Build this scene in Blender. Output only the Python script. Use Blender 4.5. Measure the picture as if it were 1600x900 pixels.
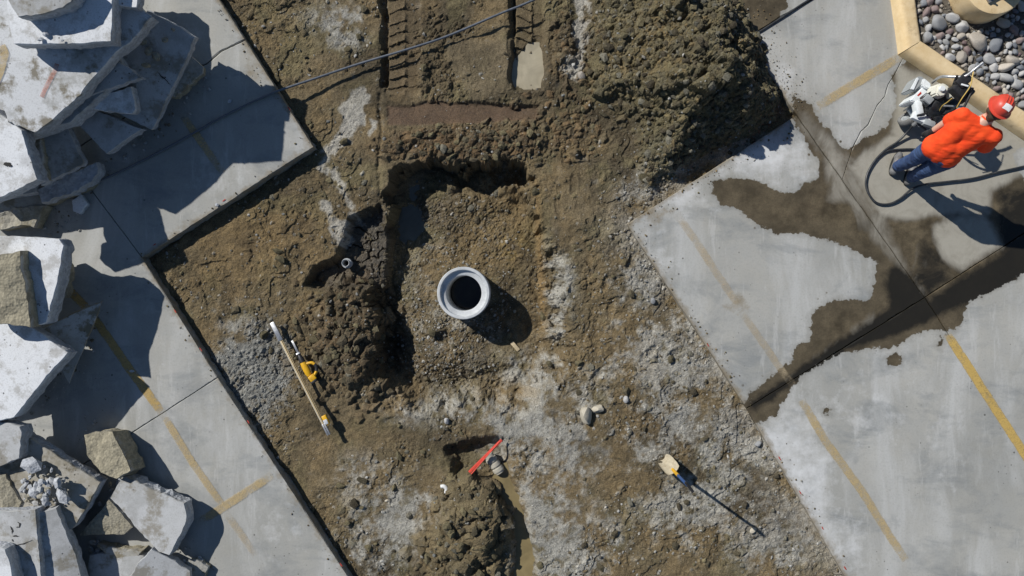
import bpy, bmesh, math, random
import numpy as np
from mathutils import Vector, Matrix, Euler
from mathutils.geometry import delaunay_2d_cdt

for o in list(bpy.data.objects):
    bpy.data.objects.remove(o)
SC = bpy.context.scene
COL = SC.collection

# ------------------------------------------------------------------ camera
CAM_H = 9.0            # drone hovering nine metres above the pavement
PPM = 125.0            # photograph pixels per metre on the pavement
cam = bpy.data.cameras.new('drone_camera')
cam.sensor_width = 36.0
cam.lens = 36.0 * CAM_H / (1600.0 / PPM)
cam.clip_start = 0.1
cam.clip_end = 2000
camo = bpy.data.objects.new('drone_camera', cam)
camo.location = (0, 0, CAM_H)
COL.objects.link(camo)
SC.camera = camo
SC.render.resolution_x, SC.render.resolution_y = 1024, 576

# ------------------------------------------------------------------ sky, sun, exposure
SUN_EL = math.radians(38.0)
SUN_AZ = math.atan2(-0.80, 0.60)          # the sun stands to the upper left of the picture
world = bpy.data.worlds.new('World')
SC.world = world
world.use_nodes = True
wn, wl = world.node_tree.nodes, world.node_tree.links
wn.clear()
sky = wn.new('ShaderNodeTexSky')
sky.sky_type = 'NISHITA'
sky.sun_disc = False
sky.sun_elevation = SUN_EL
sky.sun_rotation = SUN_AZ
sky.air_density = 1.0
sky.dust_density = 0.2
sky.ozone_density = 4.0
bg = wn.new('ShaderNodeBackground')
bg.inputs[1].default_value = 0.058
wo = wn.new('ShaderNodeOutputWorld')
wl.new(sky.outputs[0], bg.inputs[0])
wl.new(bg.outputs[0], wo.inputs[0])
sl = bpy.data.lights.new('sun', 'SUN')
sl.energy = 4.5
sl.angle = math.radians(0.53)
sl.color = (1.0, 0.965, 0.91)
so = bpy.data.objects.new('sun', sl)
d = Vector((0.80 * math.cos(SUN_EL), -0.60 * math.cos(SUN_EL), -math.sin(SUN_EL)))
so.rotation_euler = d.to_track_quat('-Z', 'Y').to_euler()
so.location = (-8, 6, 12)
COL.objects.link(so)
vs = SC.view_settings
vs.view_transform = 'Standard'
vs.look = 'None'
vs.exposure = 0.0
vs.gamma = 1.0
vs.use_curve_mapping = False

# ------------------------------------------------------------------ helpers
rng = np.random.default_rng(7)
random.seed(7)

def P(px, py, z=0.0):
    """a spot read off the photograph, at its own height, in metres"""
    s = (CAM_H - z) / CAM_H / PPM
    return Vector(((px - 800) * s, (450 - py) * s, z))

def P2(px, py):
    return ((px - 800) / PPM, (450 - py) / PPM)

def lin(r, g, b):
    f = lambda c: (c / 255 / 12.92) if c / 255 <= 0.04045 else ((c / 255 + 0.055) / 1.055) ** 2.4
    return (f(r), f(g), f(b))

def tag(o, label=None, cat=None, group=None, kind=None):
    if label: o['label'] = label
    if cat: o['category'] = cat
    if group: o['group'] = group
    if kind: o['kind'] = kind
    return o

def link(name, me, mat=None, parent=None, loc=None, rot=None):
    o = bpy.data.objects.new(name, me)
    COL.objects.link(o)
    if mat is not None and me is not None and len(me.materials) == 0:
        me.materials.append(mat)
    if parent is not None: o.parent = parent
    if loc is not None: o.location = loc
    if rot is not None: o.rotation_euler = rot
    return o

def empty(name, loc=(0, 0, 0), rot=(0, 0, 0)):
    o = bpy.data.objects.new(name, None)
    o.empty_display_size = 0.1
    o.location = loc
    o.rotation_euler = rot
    COL.objects.link(o)
    return o

def mesh_np(name, V, F, smooth=False):
    """numpy verts (n,3), faces (m,3|4)"""
    V = np.asarray(V, dtype=np.float32); F = np.asarray(F, dtype=np.int32)
    me = bpy.data.meshes.new(name)
    k = F.shape[1]
    me.vertices.add(len(V)); me.vertices.foreach_set('co', V.ravel())
    me.loops.add(F.size); me.loops.foreach_set('vertex_index', F.ravel())
    me.polygons.add(len(F))
    me.polygons.foreach_set('loop_start', np.arange(0, F.size, k, dtype=np.int32))
    me.polygons.foreach_set('use_smooth', np.full(len(F), smooth, dtype=bool))
    me.update(calc_edges=True)
    return me

def mesh_bm(name, bm, smooth=False, autos=None):
    me = bpy.data.meshes.new(name)
    bmesh.ops.recalc_face_normals(bm, faces=bm.faces)
    bm.to_mesh(me); bm.free()
    if smooth:
        for p in me.polygons: p.use_smooth = True
        if autos is not None:
            me.set_sharp_from_angle(angle=math.radians(autos))
    return me

def fattr(me, name, arr):
    a = me.attributes.new(name, 'FLOAT', 'POINT')
    a.data.foreach_set('value', np.asarray(arr, dtype=np.float32))

def cattr(me, name, arr):
    a = me.attributes.new(name, 'FLOAT_COLOR', 'POINT')
    c = np.ones((len(arr), 4), dtype=np.float32); c[:, :3] = arr
    a.data.foreach_set('color', c.ravel())

# value noise -------------------------------------------------------
def vnoise(x, y, seed=0):
    xi = np.floor(x).astype(np.int64); yi = np.floor(y).astype(np.int64)
    fx = x - xi; fy = y - yi
    fx = fx * fx * fx * (fx * (fx * 6 - 15) + 10); fy = fy * fy * fy * (fy * (fy * 6 - 15) + 10)
    def h(a, b):
        n = (a * 374761393 + b * 668265263 + seed * 1442695041) & 0xffffffff
        n = ((n ^ (n >> 13)) * 1274126177) & 0xffffffff
        return ((n ^ (n >> 16)) & 0xffff) / 65535.0
    a = h(xi, yi); b = h(xi + 1, yi); c = h(xi, yi + 1); e = h(xi + 1, yi + 1)
    return (a + (b - a) * fx + (c - a) * fy + (a - b - c + e) * fx * fy) * 2 - 1

def fbm(x, y, scale, octv=4, seed=0, gain=0.5):
    x = np.asarray(x, dtype=np.float64) / scale; y = np.asarray(y, dtype=np.float64) / scale
    t = 0; a = 1.0; s = 0
    for i in range(octv):
        t = t + a * vnoise(x + 17.3 * i, y - 9.1 * i, seed + i); s += a
        a *= gain; x = x * 2.03; y = y * 2.03
    return t / s

def sstep(a, b, x):
    t = np.clip((x - a) / (b - a), 0, 1)
    return t * t * (3 - 2 * t)

def sdf_poly(x, y, poly):
    """signed distance, negative inside"""
    x = np.asarray(x, dtype=np.float64); y = np.asarray(y, dtype=np.float64)
    dm = np.full(x.shape, 1e18); ins = np.zeros(x.shape, dtype=bool)
    n = len(poly)
    for i in range(n):
        x0, y0 = poly[i]; x1, y1 = poly[(i + 1) % n]
        ex, ey = x1 - x0, y1 - y0
        t = np.clip(((x - x0) * ex + (y - y0) * ey) / (ex * ex + ey * ey + 1e-12), 0, 1)
        dm = np.minimum(dm, (x - x0 - t * ex) ** 2 + (y - y0 - t * ey) ** 2)
        c = ((y0 > y) != (y1 > y))
        if y1 != y0:
            ins ^= c & (x < (x1 - x0) * (y - y0) / (y1 - y0) + x0)
    dd = np.sqrt(dm)
    return np.where(ins, -dd, dd)

def sdf_line(x, y, pts):
    dm = np.full(np.shape(x), 1e18)
    for i in range(len(pts) - 1):
        x0, y0 = pts[i]; x1, y1 = pts[i + 1]
        ex, ey = x1 - x0, y1 - y0
        t = np.clip(((x - x0) * ex + (y - y0) * ey) / (ex * ex + ey * ey + 1e-12), 0, 1)
        dm = np.minimum(dm, (x - x0 - t * ex) ** 2 + (y - y0 - t * ey) ** 2)
    return np.sqrt(dm)

# generic shapes ----------------------------------------------------
def catmull(pts, n=8):
    pts = [Vector(p) for p in pts]
    out = []
    for i in range(len(pts) - 1):
        p0 = pts[max(i - 1, 0)]; p1 = pts[i]; p2 = pts[i + 1]; p3 = pts[min(i + 2, len(pts) - 1)]
        for k in range(n):
            t = k / n
            out.append(0.5 * ((2 * p1) + (-p0 + p2) * t + (2 * p0 - 5 * p1 + 4 * p2 - p3) * t * t + (-p0 + 3 * p1 - 3 * p2 + p3) * t ** 3))
    out.append(pts[-1])
    return out

def tube_bm(bm, pts, r, seg=10, cap=True, flat=1.0):
    """sweep a ring along pts; r a number or a list"""
    pts = [Vector(p) for p in pts]
    n = len(pts)
    rs = r if isinstance(r, (list, tuple)) else [r] * n
    rings = []
    up = None
    for i, p in enumerate(pts):
        t = (pts[min(i + 1, n - 1)] - pts[max(i - 1, 0)]).normalized()
        if up is None:
            up = Vector((0, 0, 1)) if abs(t.z) < 0.9 else Vector((1, 0, 0))
        s = t.cross(up)
        if s.length < 1e-6: s = t.orthogonal()
        s.normalize(); u = s.cross(t).normalized(); up = u
        ring = []
        for k in range(seg):
            a = 2 * math.pi * k / seg
            ring.append(bm.verts.new(p + s * math.cos(a) * rs[i] + u * math.sin(a) * rs[i] * flat))
        rings.append(ring)
    for i in range(n - 1):
        for k in range(seg):
            bm.faces.new((rings[i][k], rings[i][(k + 1) % seg], rings[i + 1][(k + 1) % seg], rings[i + 1][k]))
    if cap:
        bm.faces.new(list(reversed(rings[0]))); bm.faces.new(rings[-1])
    return bm

def tube(name, pts, r, mat, parent=None, seg=10, smooth=True, flat=1.0):
    bm = bmesh.new(); tube_bm(bm, pts, r, seg, True, flat)
    return link(name, mesh_bm(name, bm, smooth, 50 if smooth else None), mat, parent)

def box_bm(bm, c, s, rot=None, bev=0.0, taper=None):
    m = Matrix.Translation(Vector(c))
    if rot is not None: m = m @ Euler(rot).to_matrix().to_4x4()
    b2 = bmesh.new()
    bmesh.ops.create_cube(b2, size=1.0)
    for v in b2.verts:
        if taper and v.co.z > 0:
            v.co.x *= taper[0]; v.co.y *= taper[1]
        v.co = Vector((v.co.x * s[0], v.co.y * s[1], v.co.z * s[2]))
    if bev > 0:
        bmesh.ops.bevel(b2, geom=list(b2.edges), offset=bev, segments=2, profile=0.5, affect='EDGES')
    for v in b2.verts: v.co = m @ v.co
    tmp = bpy.data.meshes.new('t'); b2.to_mesh(tmp); b2.free()
    bm.from_mesh(tmp); bpy.data.meshes.remove(tmp)
    return bm

def box(name, c, s, mat, parent=None, rot=None, bev=0.006, taper=None):
    bm = bmesh.new(); box_bm(bm, c, s, rot, bev, taper)
    return link(name, mesh_bm(name, bm, True, 35), mat, parent)

def lathe_bm(bm, prof, seg=48, m=None, close=False):
    m = m or Matrix.Identity(4)
    rings = []
    for (r, z) in prof:
        if r < 1e-5:
            rings.append([bm.verts.new(m @ Vector((0, 0, z)))])
        else:
            rings.append([bm.verts.new(m @ Vector((r * math.cos(2 * math.pi * k / seg), r * math.sin(2 * math.pi * k / seg), z))) for k in range(seg)])
    L = list(zip(rings, rings[1:]))
    if close: L.append((rings[-1], rings[0]))
    for a, b in L:
        for k in range(seg):
            k2 = (k + 1) % seg
            if len(a) == 1 and len(b) == 1: continue
            if len(a) == 1: bm.faces.new((a[0], b[k], b[k2]))
            elif len(b) == 1: bm.faces.new((a[k], b[0], a[k2]))
            else: bm.faces.new((a[k], b[k], b[k2], a[k2]))
    return bm

def lathe(name, prof, mat, parent=None, seg=48, m=None, autos=40, close=False):
    bm = bmesh.new(); lathe_bm(bm, prof, seg, m, close)
    return link(name, mesh_bm(name, bm, True, autos), mat, parent)

# ------------------------------------------------------------------ materials
class NT:
    def __init__(s, name):
        s.m = bpy.data.materials.new(name); s.m.use_nodes = True
        s.n = s.m.node_tree.nodes; s.l = s.m.node_tree.links
        s.n.clear()
        s.out = s.n.new('ShaderNodeOutputMaterial')
        s.b = s.n.new('ShaderNodeBsdfPrincipled')
        s.l.new(s.b.outputs[0], s.out.inputs[0])
        s.tc = s.n.new('ShaderNodeTexCoord')
        s.geo = s.n.new('ShaderNodeNewGeometry')
    def pos(s): return s.geo.outputs['Position']
    def obj(s): return s.tc.outputs['Object']
    def noise(s, scale, detail=4, rough=0.55, vec=None, dist=0.0):
        n = s.n.new('ShaderNodeTexNoise'); n.inputs['Scale'].default_value = scale
        n.inputs['Detail'].default_value = detail; n.inputs['Roughness'].default_value = rough
        n.inputs['Distortion'].default_value = dist
        s.l.new(vec if vec is not None else s.pos(), n.inputs['Vector'])
        return n.outputs['Fac']
    def voro(s, scale, vec=None, feat='F1', out='Distance'):
        n = s.n.new('ShaderNodeTexVoronoi'); n.inputs['Scale'].default_value = scale; n.feature = feat
        s.l.new(vec if vec is not None else s.pos(), n.inputs['Vector'])
        return n.outputs[out]
    def map(s, vec, scale=(1, 1, 1), rot=(0, 0, 0), loc=(0, 0, 0)):
        n = s.n.new('ShaderNodeMapping'); s.l.new(vec, n.inputs[0])
        n.inputs['Scale'].default_value = scale; n.inputs['Rotation'].default_value = rot; n.inputs['Location'].default_value = loc
        return n.outputs[0]
    def ramp(s, fac, stops, interp='LINEAR'):
        n = s.n.new('ShaderNodeValToRGB'); s.l.new(fac, n.inputs[0])
        cr = n.color_ramp; cr.interpolation = interp
        while len(cr.elements) > 1: cr.elements.remove(cr.elements[-1])
        for i, (p, c) in enumerate(stops):
            e = cr.elements[0] if i == 0 else cr.elements.new(p)
            e.position = p
            e.color = (c, c, c, 1) if isinstance(c, (int, float)) else (*c, 1)
        return n.outputs[0]
    def math(s, op, a, b=None, clamp=False):
        n = s.n.new('ShaderNodeMath'); n.operation = op; n.use_clamp = clamp
        for i, v in enumerate((a, b)):
            if v is None: continue
            if isinstance(v, (int, float)): n.inputs[i].default_value = v
            else: s.l.new(v, n.inputs[i])
        return n.outputs[0]
    def mix(s, fac, a, b, mode='MIX'):
        n = s.n.new('ShaderNodeMix'); n.data_type = 'RGBA'; n.blend_type = mode
        for idx, v in ((0, fac), (6, a), (7, b)):
            if isinstance(v, (int, float)): n.inputs[idx].default_value = v if idx == 0 else (v, v, v, 1)
            elif isinstance(v, tuple): n.inputs[idx].default_value = (*v, 1)
            else: s.l.new(v, n.inputs[idx])
        return n.outputs[2]
    def attr(s, name, out='Fac'):
        n = s.n.new('ShaderNodeAttribute'); n.attribute_name = name
        return n.outputs[out]
    def bump(s, h, strength=0.4, dist=0.01, prev=None):
        n = s.n.new('ShaderNodeBump'); n.inputs['Strength'].default_value = strength; n.inputs['Distance'].default_value = dist
        s.l.new(h, n.inputs['Height'])
        if prev is not None: s.l.new(prev, n.inputs['Normal'])
        return n.outputs[0]
    def set(s, col=None, rough=None, normal=None, metal=None, spec=None):
        def put(k, v):
            i = s.b.inputs[k]
            if isinstance(v, (int, float)): i.default_value = v
            elif isinstance(v, tuple): i.default_value = (*v, 1)
            else: s.l.new(v, i)
        if col is not None: put('Base Color', col)
        if rough is not None: put('Roughness', rough)
        if metal is not None: put('Metallic', metal)
        if spec is not None: put('Specular IOR Level', spec)
        if normal is not None: s.l.new(normal, s.b.inputs['Normal'])
        return s.m

def simple(name, col, rough=0.6, metal=0.0, var=0.15, scale=30, bumpk=0.15, dirt=None, coord='obj'):
    t = NT(name)
    v = t.obj() if coord == 'obj' else t.pos()
    n = t.noise(scale, 5, 0.6, v)
    c = t.mix(t.ramp(n, [(0.3, 0.0), (0.7, 1.0)]), tuple(x * (1 - var) for x in col), tuple(min(1, x * (1 + var)) for x in col))
    if dirt:
        dn = t.noise(scale * 0.35, 6, 0.65, v)
        c = t.mix(t.ramp(dn, [(0.5, 0.0), (0.68, dirt[1])]), c, dirt[0])
    rr = t.ramp(n, [(0.3, max(0.02, rough - 0.08)), (0.7, min(1, rough + 0.08))])
    return t.set(c, rr, t.bump(n, bumpk, 0.004) if bumpk > 0 else None, metal)

# concrete pavement: dry broom finish, wet saw water and pale slurry in their own outlines
def mat_pavement():
    t = NT('pavement_concrete')
    p = t.pos()
    big = t.noise(0.55, 5, 0.6)
    med = t.noise(3.2, 6, 0.62)
    fine = t.noise(42, 4, 0.6)
    sme = t.noise(1.6, 6, 0.65, t.map(p, (1.0, 0.28, 1), (0, 0, 0.95)), 0.6)
    base = t.mix(t.ramp(big, [(0.38, 0.0), (0.62, 1.0)]), (0.31, 0.308, 0.282), (0.41, 0.402, 0.365))
    base = t.mix(t.ramp(med, [(0.35, 0.0), (0.7, 0.55)]), base, (0.335, 0.342, 0.332))
    base = t.mix(t.ramp(sme, [(0.47, 0.0), (0.66, 0.75)]), base, (0.50, 0.505, 0.49))
    smd = t.noise(2.3, 6, 0.7, t.map(p, (0.5, 1, 1), (0, 0, 0.4), (5, 2, 0)), 0.4)
    base = t.mix(t.ramp(smd, [(0.50, 0.0), (0.68, 0.65)]), base, (0.205, 0.22, 0.225))
    sc = t.noise(7, 5, 0.75, t.map(p, (1, 0.12, 1), (0, 0, 0.6), (2, 7, 0)), 0.2)
    base = t.mix(t.ramp(sc, [(0.57, 0.0), (0.66, 0.5)]), base, (0.50, 0.50, 0.48))
    base = t.mix(t.ramp(fine, [(0.25, 0.25), (0.5, 0.0)]), base, (0.18, 0.18, 0.165))
    base = t.mix(t.ramp(fine, [(0.6, 0.0), (0.8, 0.25)]), base, (0.5, 0.5, 0.48))
    # pale cement dust
    dust = t.attr('dust')
    dn = t.noise(4.5, 7, 0.7)
    dm = t.math('ADD', dust, t.math('MULTIPLY', t.math('SUBTRACT', dn, 0.5), 1.5))
    base = t.mix(t.ramp(dm, [(0.25, 0.0), (0.85, 0.8)]), base, (0.68, 0.69, 0.69))
    # small dark spots and pits
    sp = t.voro(5.5); spn = t.noise(1.1, 3, 0.5, t.map(p, (1, 1, 1), (0, 0, 0), (9, 4, 2)))
    spm = t.math('MULTIPLY', t.ramp(sp, [(0.05, 1.0), (0.085, 0.0)]), t.ramp(spn, [(0.5, 0.0), (0.6, 0.8)]))
    base = t.mix(spm, base, (0.07, 0.07, 0.062))
    sp2 = t.voro(17); sp2m = t.math('MULTIPLY', t.ramp(sp2, [(0.1, 1.0), (0.17, 0.0)]), t.ramp(t.noise(1.9, 4, 0.6), [(0.56, 0.0), (0.66, 0.75)]))
    base = t.mix(sp2m, base, (0.09, 0.088, 0.078))
    # soil smear near the excavation
    so_ = t.attr('soil')
    som = t.math('ADD', so_, t.math('MULTIPLY', t.math('SUBTRACT', t.noise(8, 6, 0.7), 0.5), 1.4))
    base = t.mix(t.ramp(som, [(0.35, 0.0), (0.8, 0.75)]), base, (0.20, 0.155, 0.09))
    # water
    w = t.attr('wet')          # metres, negative inside the wet outline
    wn1 = t.noise(2.6, 5, 0.6); wn2 = t.noise(14, 4, 0.6)
    wd = t.math('ADD', w, t.math('ADD', t.math('MULTIPLY', t.math('SUBTRACT', wn1, 0.5), 0.20), t.math('MULTIPLY', t.math('SUBTRACT', wn2, 0.5), 0.13)))
    wm = t.ramp(t.math('ADD', t.math('MULTIPLY', wd, 8.0), 0.5), [(0.44, 1.0), (0.53, 0.0)])
    drop = t.math('MULTIPLY', t.ramp(t.voro(7.5, t.map(p, (1, 1, 1), (0, 0, 0), (3, 1, 0))), [(0.10, 1.0), (0.15, 0.0)]), t.ramp(t.math('ADD', w, 0.5), [(0.49, 0.0), (0.5, 1.0), (0.60, 0.9), (0.66, 0.0)]))
    drop = t.math('MULTIPLY', drop, t.ramp(t.noise(1.4, 3, 0.5), [(0.5, 0.0), (0.53, 1.0)]))
    wm = t.math('MAXIMUM', wm, drop)
    damp = t.ramp(t.math('ADD', wd, 0.5), [(0.5, 0.32), (0.56, 0.0)])
    base = t.mix(damp, base, (0.16, 0.15, 0.125))
    wrim = t.ramp(t.math('ADD', t.math('MULTIPLY', wd, 2.0), 0.9), [(0.2, 0.0), (0.75, 0.35)])
    wetc = t.mix(t.ramp(t.noise(3.5, 8, 0.68), [(0.38, 0.0), (0.62, 1.0)]), (0.058, 0.046, 0.028), (0.155, 0.124, 0.078))
    wetc = t.mix(wrim, wetc, (0.10, 0.083, 0.056))
    wetc = t.mix(t.ramp(t.noise(55, 3, 0.6), [(0.35, 0.35), (0.6, 0.0)]), wetc, (0.05, 0.043, 0.03))
    dk = t.attr('deep')  # deep wet band; also carries the person's painted shadow
    dkm = t.math('ADD', dk, t.math('MULTIPLY', t.math('SUBTRACT', t.noise(2.6, 8, 0.7, None, 0.6), 0.5), 1.4))
    wetc = t.mix(t.ramp(dkm, [(0.25, 0.0), (0.75, 0.95)]), wetc, (0.019, 0.018, 0.015))
    s1 = t.attr('slurry')
    swirl = t.noise(2.2, 7, 0.62, t.map(p, (1, 0.55, 1), (0, 0, -0.6)), 1.4)
    s2 = t.math('ADD', s1, t.math('MULTIPLY', t.math('SUBTRACT', swirl, 0.5), 1.1))
    sm = t.ramp(s2, [(0.30, 0.0), (0.62, 0.85), (0.9, 1.0)])
    slc = t.mix(t.ramp(s2, [(0.42, 0.0), (0.85, 1.0)]), (0.175, 0.162, 0.135), (0.37, 0.35, 0.295))
    slc = t.mix(t.ramp(t.noise(5, 7, 0.7, None, 0.8), [(0.45, 0.0), (0.75, 0.4)]), slc, (0.16, 0.14, 0.105))
    wetc = t.mix(sm, wetc, slc)
    col = t.mix(wm, base, wetc)
    rgh = t.mix(wm, 0.88, t.mix(sm, t.ramp(dkm, [(0.35, 0.4), (0.75, 0.16)]), 0.45))
    h = t.math('ADD', t.math('MULTIPLY', fine, 0.35), t.math('MULTIPLY', t.noise(140, 2, 0.5), 0.5))
    h = t.math('SUBTRACT', h, t.math('MULTIPLY', sp2m, 0.6))
    return t.set(col, rgh, t.bump(h, 0.3, 0.004), spec=0.35)

def mat_soil():
    t = NT('excavated_soil')
    c = t.attr('col', 'Color')
    f = t.noise(70, 4, 0.65); g = t.noise(150, 3, 0.65)
    c = t.mix(t.ramp(f, [(0.32, 0.0), (0.68, 1.0)]), t.mix(1.0, c, (0.55, 0.54, 0.52), 'MULTIPLY'), t.mix(1.0, c, (1.45, 1.45, 1.45), 'MULTIPLY'))
    c = t.mix(t.ramp(g, [(0.60, 0.0), (0.70, 0.6)]), c, (0.40, 0.38, 0.33))
    c = t.mix(t.ramp(g, [(0.30, 0.55), (0.42, 0.0)]), c, (0.045, 0.038, 0.027))  # dark specks in the colour, painted as tiny shadows between grains
    wet = t.attr('wet')
    rg = t.mix(wet, 0.95, 0.34)
    hh = t.math('ADD', t.math('MULTIPLY', f, 0.8), t.math('MULTIPLY', g, 0.5))
    b = t.bump(hh, 0.85, 0.02)
    return t.set(c, rg, b, spec=0.3)

def mat_rubble(name, top=(0.40, 0.40, 0.38), whit=0.5, dirty=0.3, broke=(0.45, 0.47, 0.50)):
    """broken concrete slab: trowelled top, aggregate in the broken faces (attribute 'broken')"""
    t = NT(name)
    v = t.pos()
    n1 = t.noise(2.0, 6, 0.65, v); n2 = t.noise(9, 6, 0.65, v); n3 = t.noise(60, 4, 0.6, v)
    c = t.mix(t.ramp(n1, [(0.46 - 0.1 * whit, 0.0), (0.55 - 0.1 * whit, whit)]), top, (0.74, 0.76, 0.78))
    c = t.mix(t.ramp(n2, [(0.38, 0.0), (0.7, whit * 0.8)]), c, (0.68, 0.70, 0.72))
    dm = t.math('MULTIPLY', t.ramp(t.noise(3.4, 7, 0.7, t.map(v, (1, 1, 1), (0, 0, 0), (4, 1, 6))), [(0.50, 0.0), (0.60, dirty * 2)]), 1.0, True)
    c = t.mix(dm, c, (0.20, 0.175, 0.125))
    pits = t.math('MULTIPLY', t.ramp(t.voro(16, v), [(0.12, 1.0), (0.2, 0.0)]), t.ramp(t.noise(2.8, 5, 0.65, t.map(v, (1, 1, 1), (0, 0, 0), (1, 8, 3))), [(0.52, 0.0), (0.62, 0.9)]))
    c = t.mix(pits, c, (0.07, 0.065, 0.055))
    c = t.mix(t.ramp(n3, [(0.3, 0.3), (0.5, 0.0)]), c, (0.2, 0.2, 0.19))
    br = t.attr('broken')
    agg = t.voro(38, v, 'F1', 'Color')
    bc = t.mix(0.5, broke, t.mix(1.0, t.ramp(agg, [(0.2, 0.45), (0.8, 1.15)]), broke, 'MULTIPLY'))
    bc = t.mix(t.ramp(n2, [(0.4, 0.0), (0.7, 0.4)]), bc, tuple(x * 0.72 for x in broke))
    c = t.mix(br, c, bc)
    hb = t.math('ADD', t.math('MULTIPLY', t.voro(34, v), 1.0), t.math('MULTIPLY', n2, 1.5))
    ht = t.math('SUBTRACT', t.math('MULTIPLY', n3, 0.25), t.math('MULTIPLY', pits, 0.6))
    h = t.mix(br, ht, hb)
    return t.set(c, 0.9, t.bump(h, 0.55, 0.012), spec=0.25)

M = {}
M['pave'] = mat_pavement()
M['soil'] = mat_soil()
# ================================================================== SETTING
# ------------------------------------------------------------------ pavement panels
def inset(poly, dists):
    """move each edge i (vertex i to i+1) inwards by dists[i]"""
    n = len(poly)
    A = sum(poly[i][0] * poly[(i + 1) % n][1] - poly[(i + 1) % n][0] * poly[i][1] for i in range(n))
    sg = 1 if A > 0 else -1
    L = []
    for i in range(n):
        x0, y0 = poly[i]; x1, y1 = poly[(i + 1) % n]
        l = math.hypot(x1 - x0, y1 - y0); nx, ny = -(y1 - y0) / l * sg, (x1 - x0) / l * sg
        L.append((nx, ny, nx * x0 + ny * y0 + dists[i]))
    out = []
    for i in range(n):
        a = L[i - 1]; b = L[i]
        det = a[0] * b[1] - a[1] * b[0]
        if abs(det) < 1e-4:
            out.append((poly[i][0] + b[0] * dists[i], poly[i][1] + b[1] * dists[i]))
        else:
            out.append(((a[2] * b[1] - b[2] * a[1]) / det, (a[0] * b[2] - b[0] * a[2]) / det))
    return out

def resample(poly, step):
    out = []
    n = len(poly)
    for i in range(n):
        x0, y0 = poly[i]; x1, y1 = poly[(i + 1) % n]
        k = max(1, int(math.hypot(x1 - x0, y1 - y0) / step))
        for j in range(k):
            out.append((x0 + (x1 - x0) * j / k, y0 + (y1 - y0) * j / k))
    return out

WET = [(1113,288),(1143,279),(1196,283),(1227,300),(1247,302),(1257,288),(1281,277),(1278,251),(1261,224),(1244,202),(1236,185),(1240,150),(1262,160),(1287,194),(1321,236),(1350,215),(1385,200),(1404,170),(1402,150),(1393,122),(1410,95),(1440,90),(1640,230),(1590,232),(1584,250),(1600,282),(1640,280),(1640,405),(1560,450),(1512,475),(1503,500),(1480,516),(1440,518),(1402,540),(1330,550),(1287,566),(1243,600),(1214,650),(1178,664),(1160,640),(1172,612),(1205,592),(1240,562),(1238,542),(1266,530),(1268,492),(1292,472),(1330,464),(1362,474),(1369,405),(1350,398),(1320,385),(1285,377),(1255,367),(1245,370),(1210,365),(1180,348),(1160,330),(1125,322),(1113,305)]
WET2 = [[(1100,-60),(1236,-60),(1232,10),(1215,30),(1188,50),(1150,60)], [(1388,560),(1400,552),(1412,560),(1405,572),(1392,570)], [(1292,635),(1297,640),(1292,647),(1286,641)], [(1258,612),(1263,615),(1260,622),(1254,618)], [(1470,515),(1478,515),(1470,545),(1463,540)], [(1493,515),(1502,500),(1508,482),(1490,500)]]
SLURRY = [([(1246,200),(1244,175),(1262,165),(1345,262),(1400,370),(1450,455),(1446,470),(1425,440),(1385,405),(1345,362),(1322,318),(1300,322),(1286,316),(1292,290),(1275,245)], 0.6),
          ([(1322,262),(1390,205),(1400,100),(1500,130),(1610,200),(1612,272),(1580,285),(1550,300),(1548,330),(1440,342),(1400,345),(1365,330)], 0.95),
          ([(1452,350),(1542,326),(1566,385),(1502,428),(1470,405)], 0.95),
          ([(1330,505),(1385,478),(1395,486),(1340,520),(1240,590),(1175,632),(1172,625),(1240,578)], 0.42),
          ([(1400,385),(1440,372),(1465,420),(1430,440)], 0.34)]
DEEP_AND_SHADOW = [([(1388,430),(1404,412),(1440,452),(1452,470),(1520,425),(1610,370),(1610,425),(1500,478),(1440,505),(1330,545),(1240,596),(1180,640),(1172,632),(1240,584),(1330,520),(1390,484)], 1.0),
        ([(1440,375),(1475,400),(1490,430),(1450,465),(1425,430)], 0.7), ([(1560,300),(1620,285),(1620,400),(1560,395)], 0.75)]  # last patch: dark wet concrete with the person's cast shadow painted in

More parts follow.
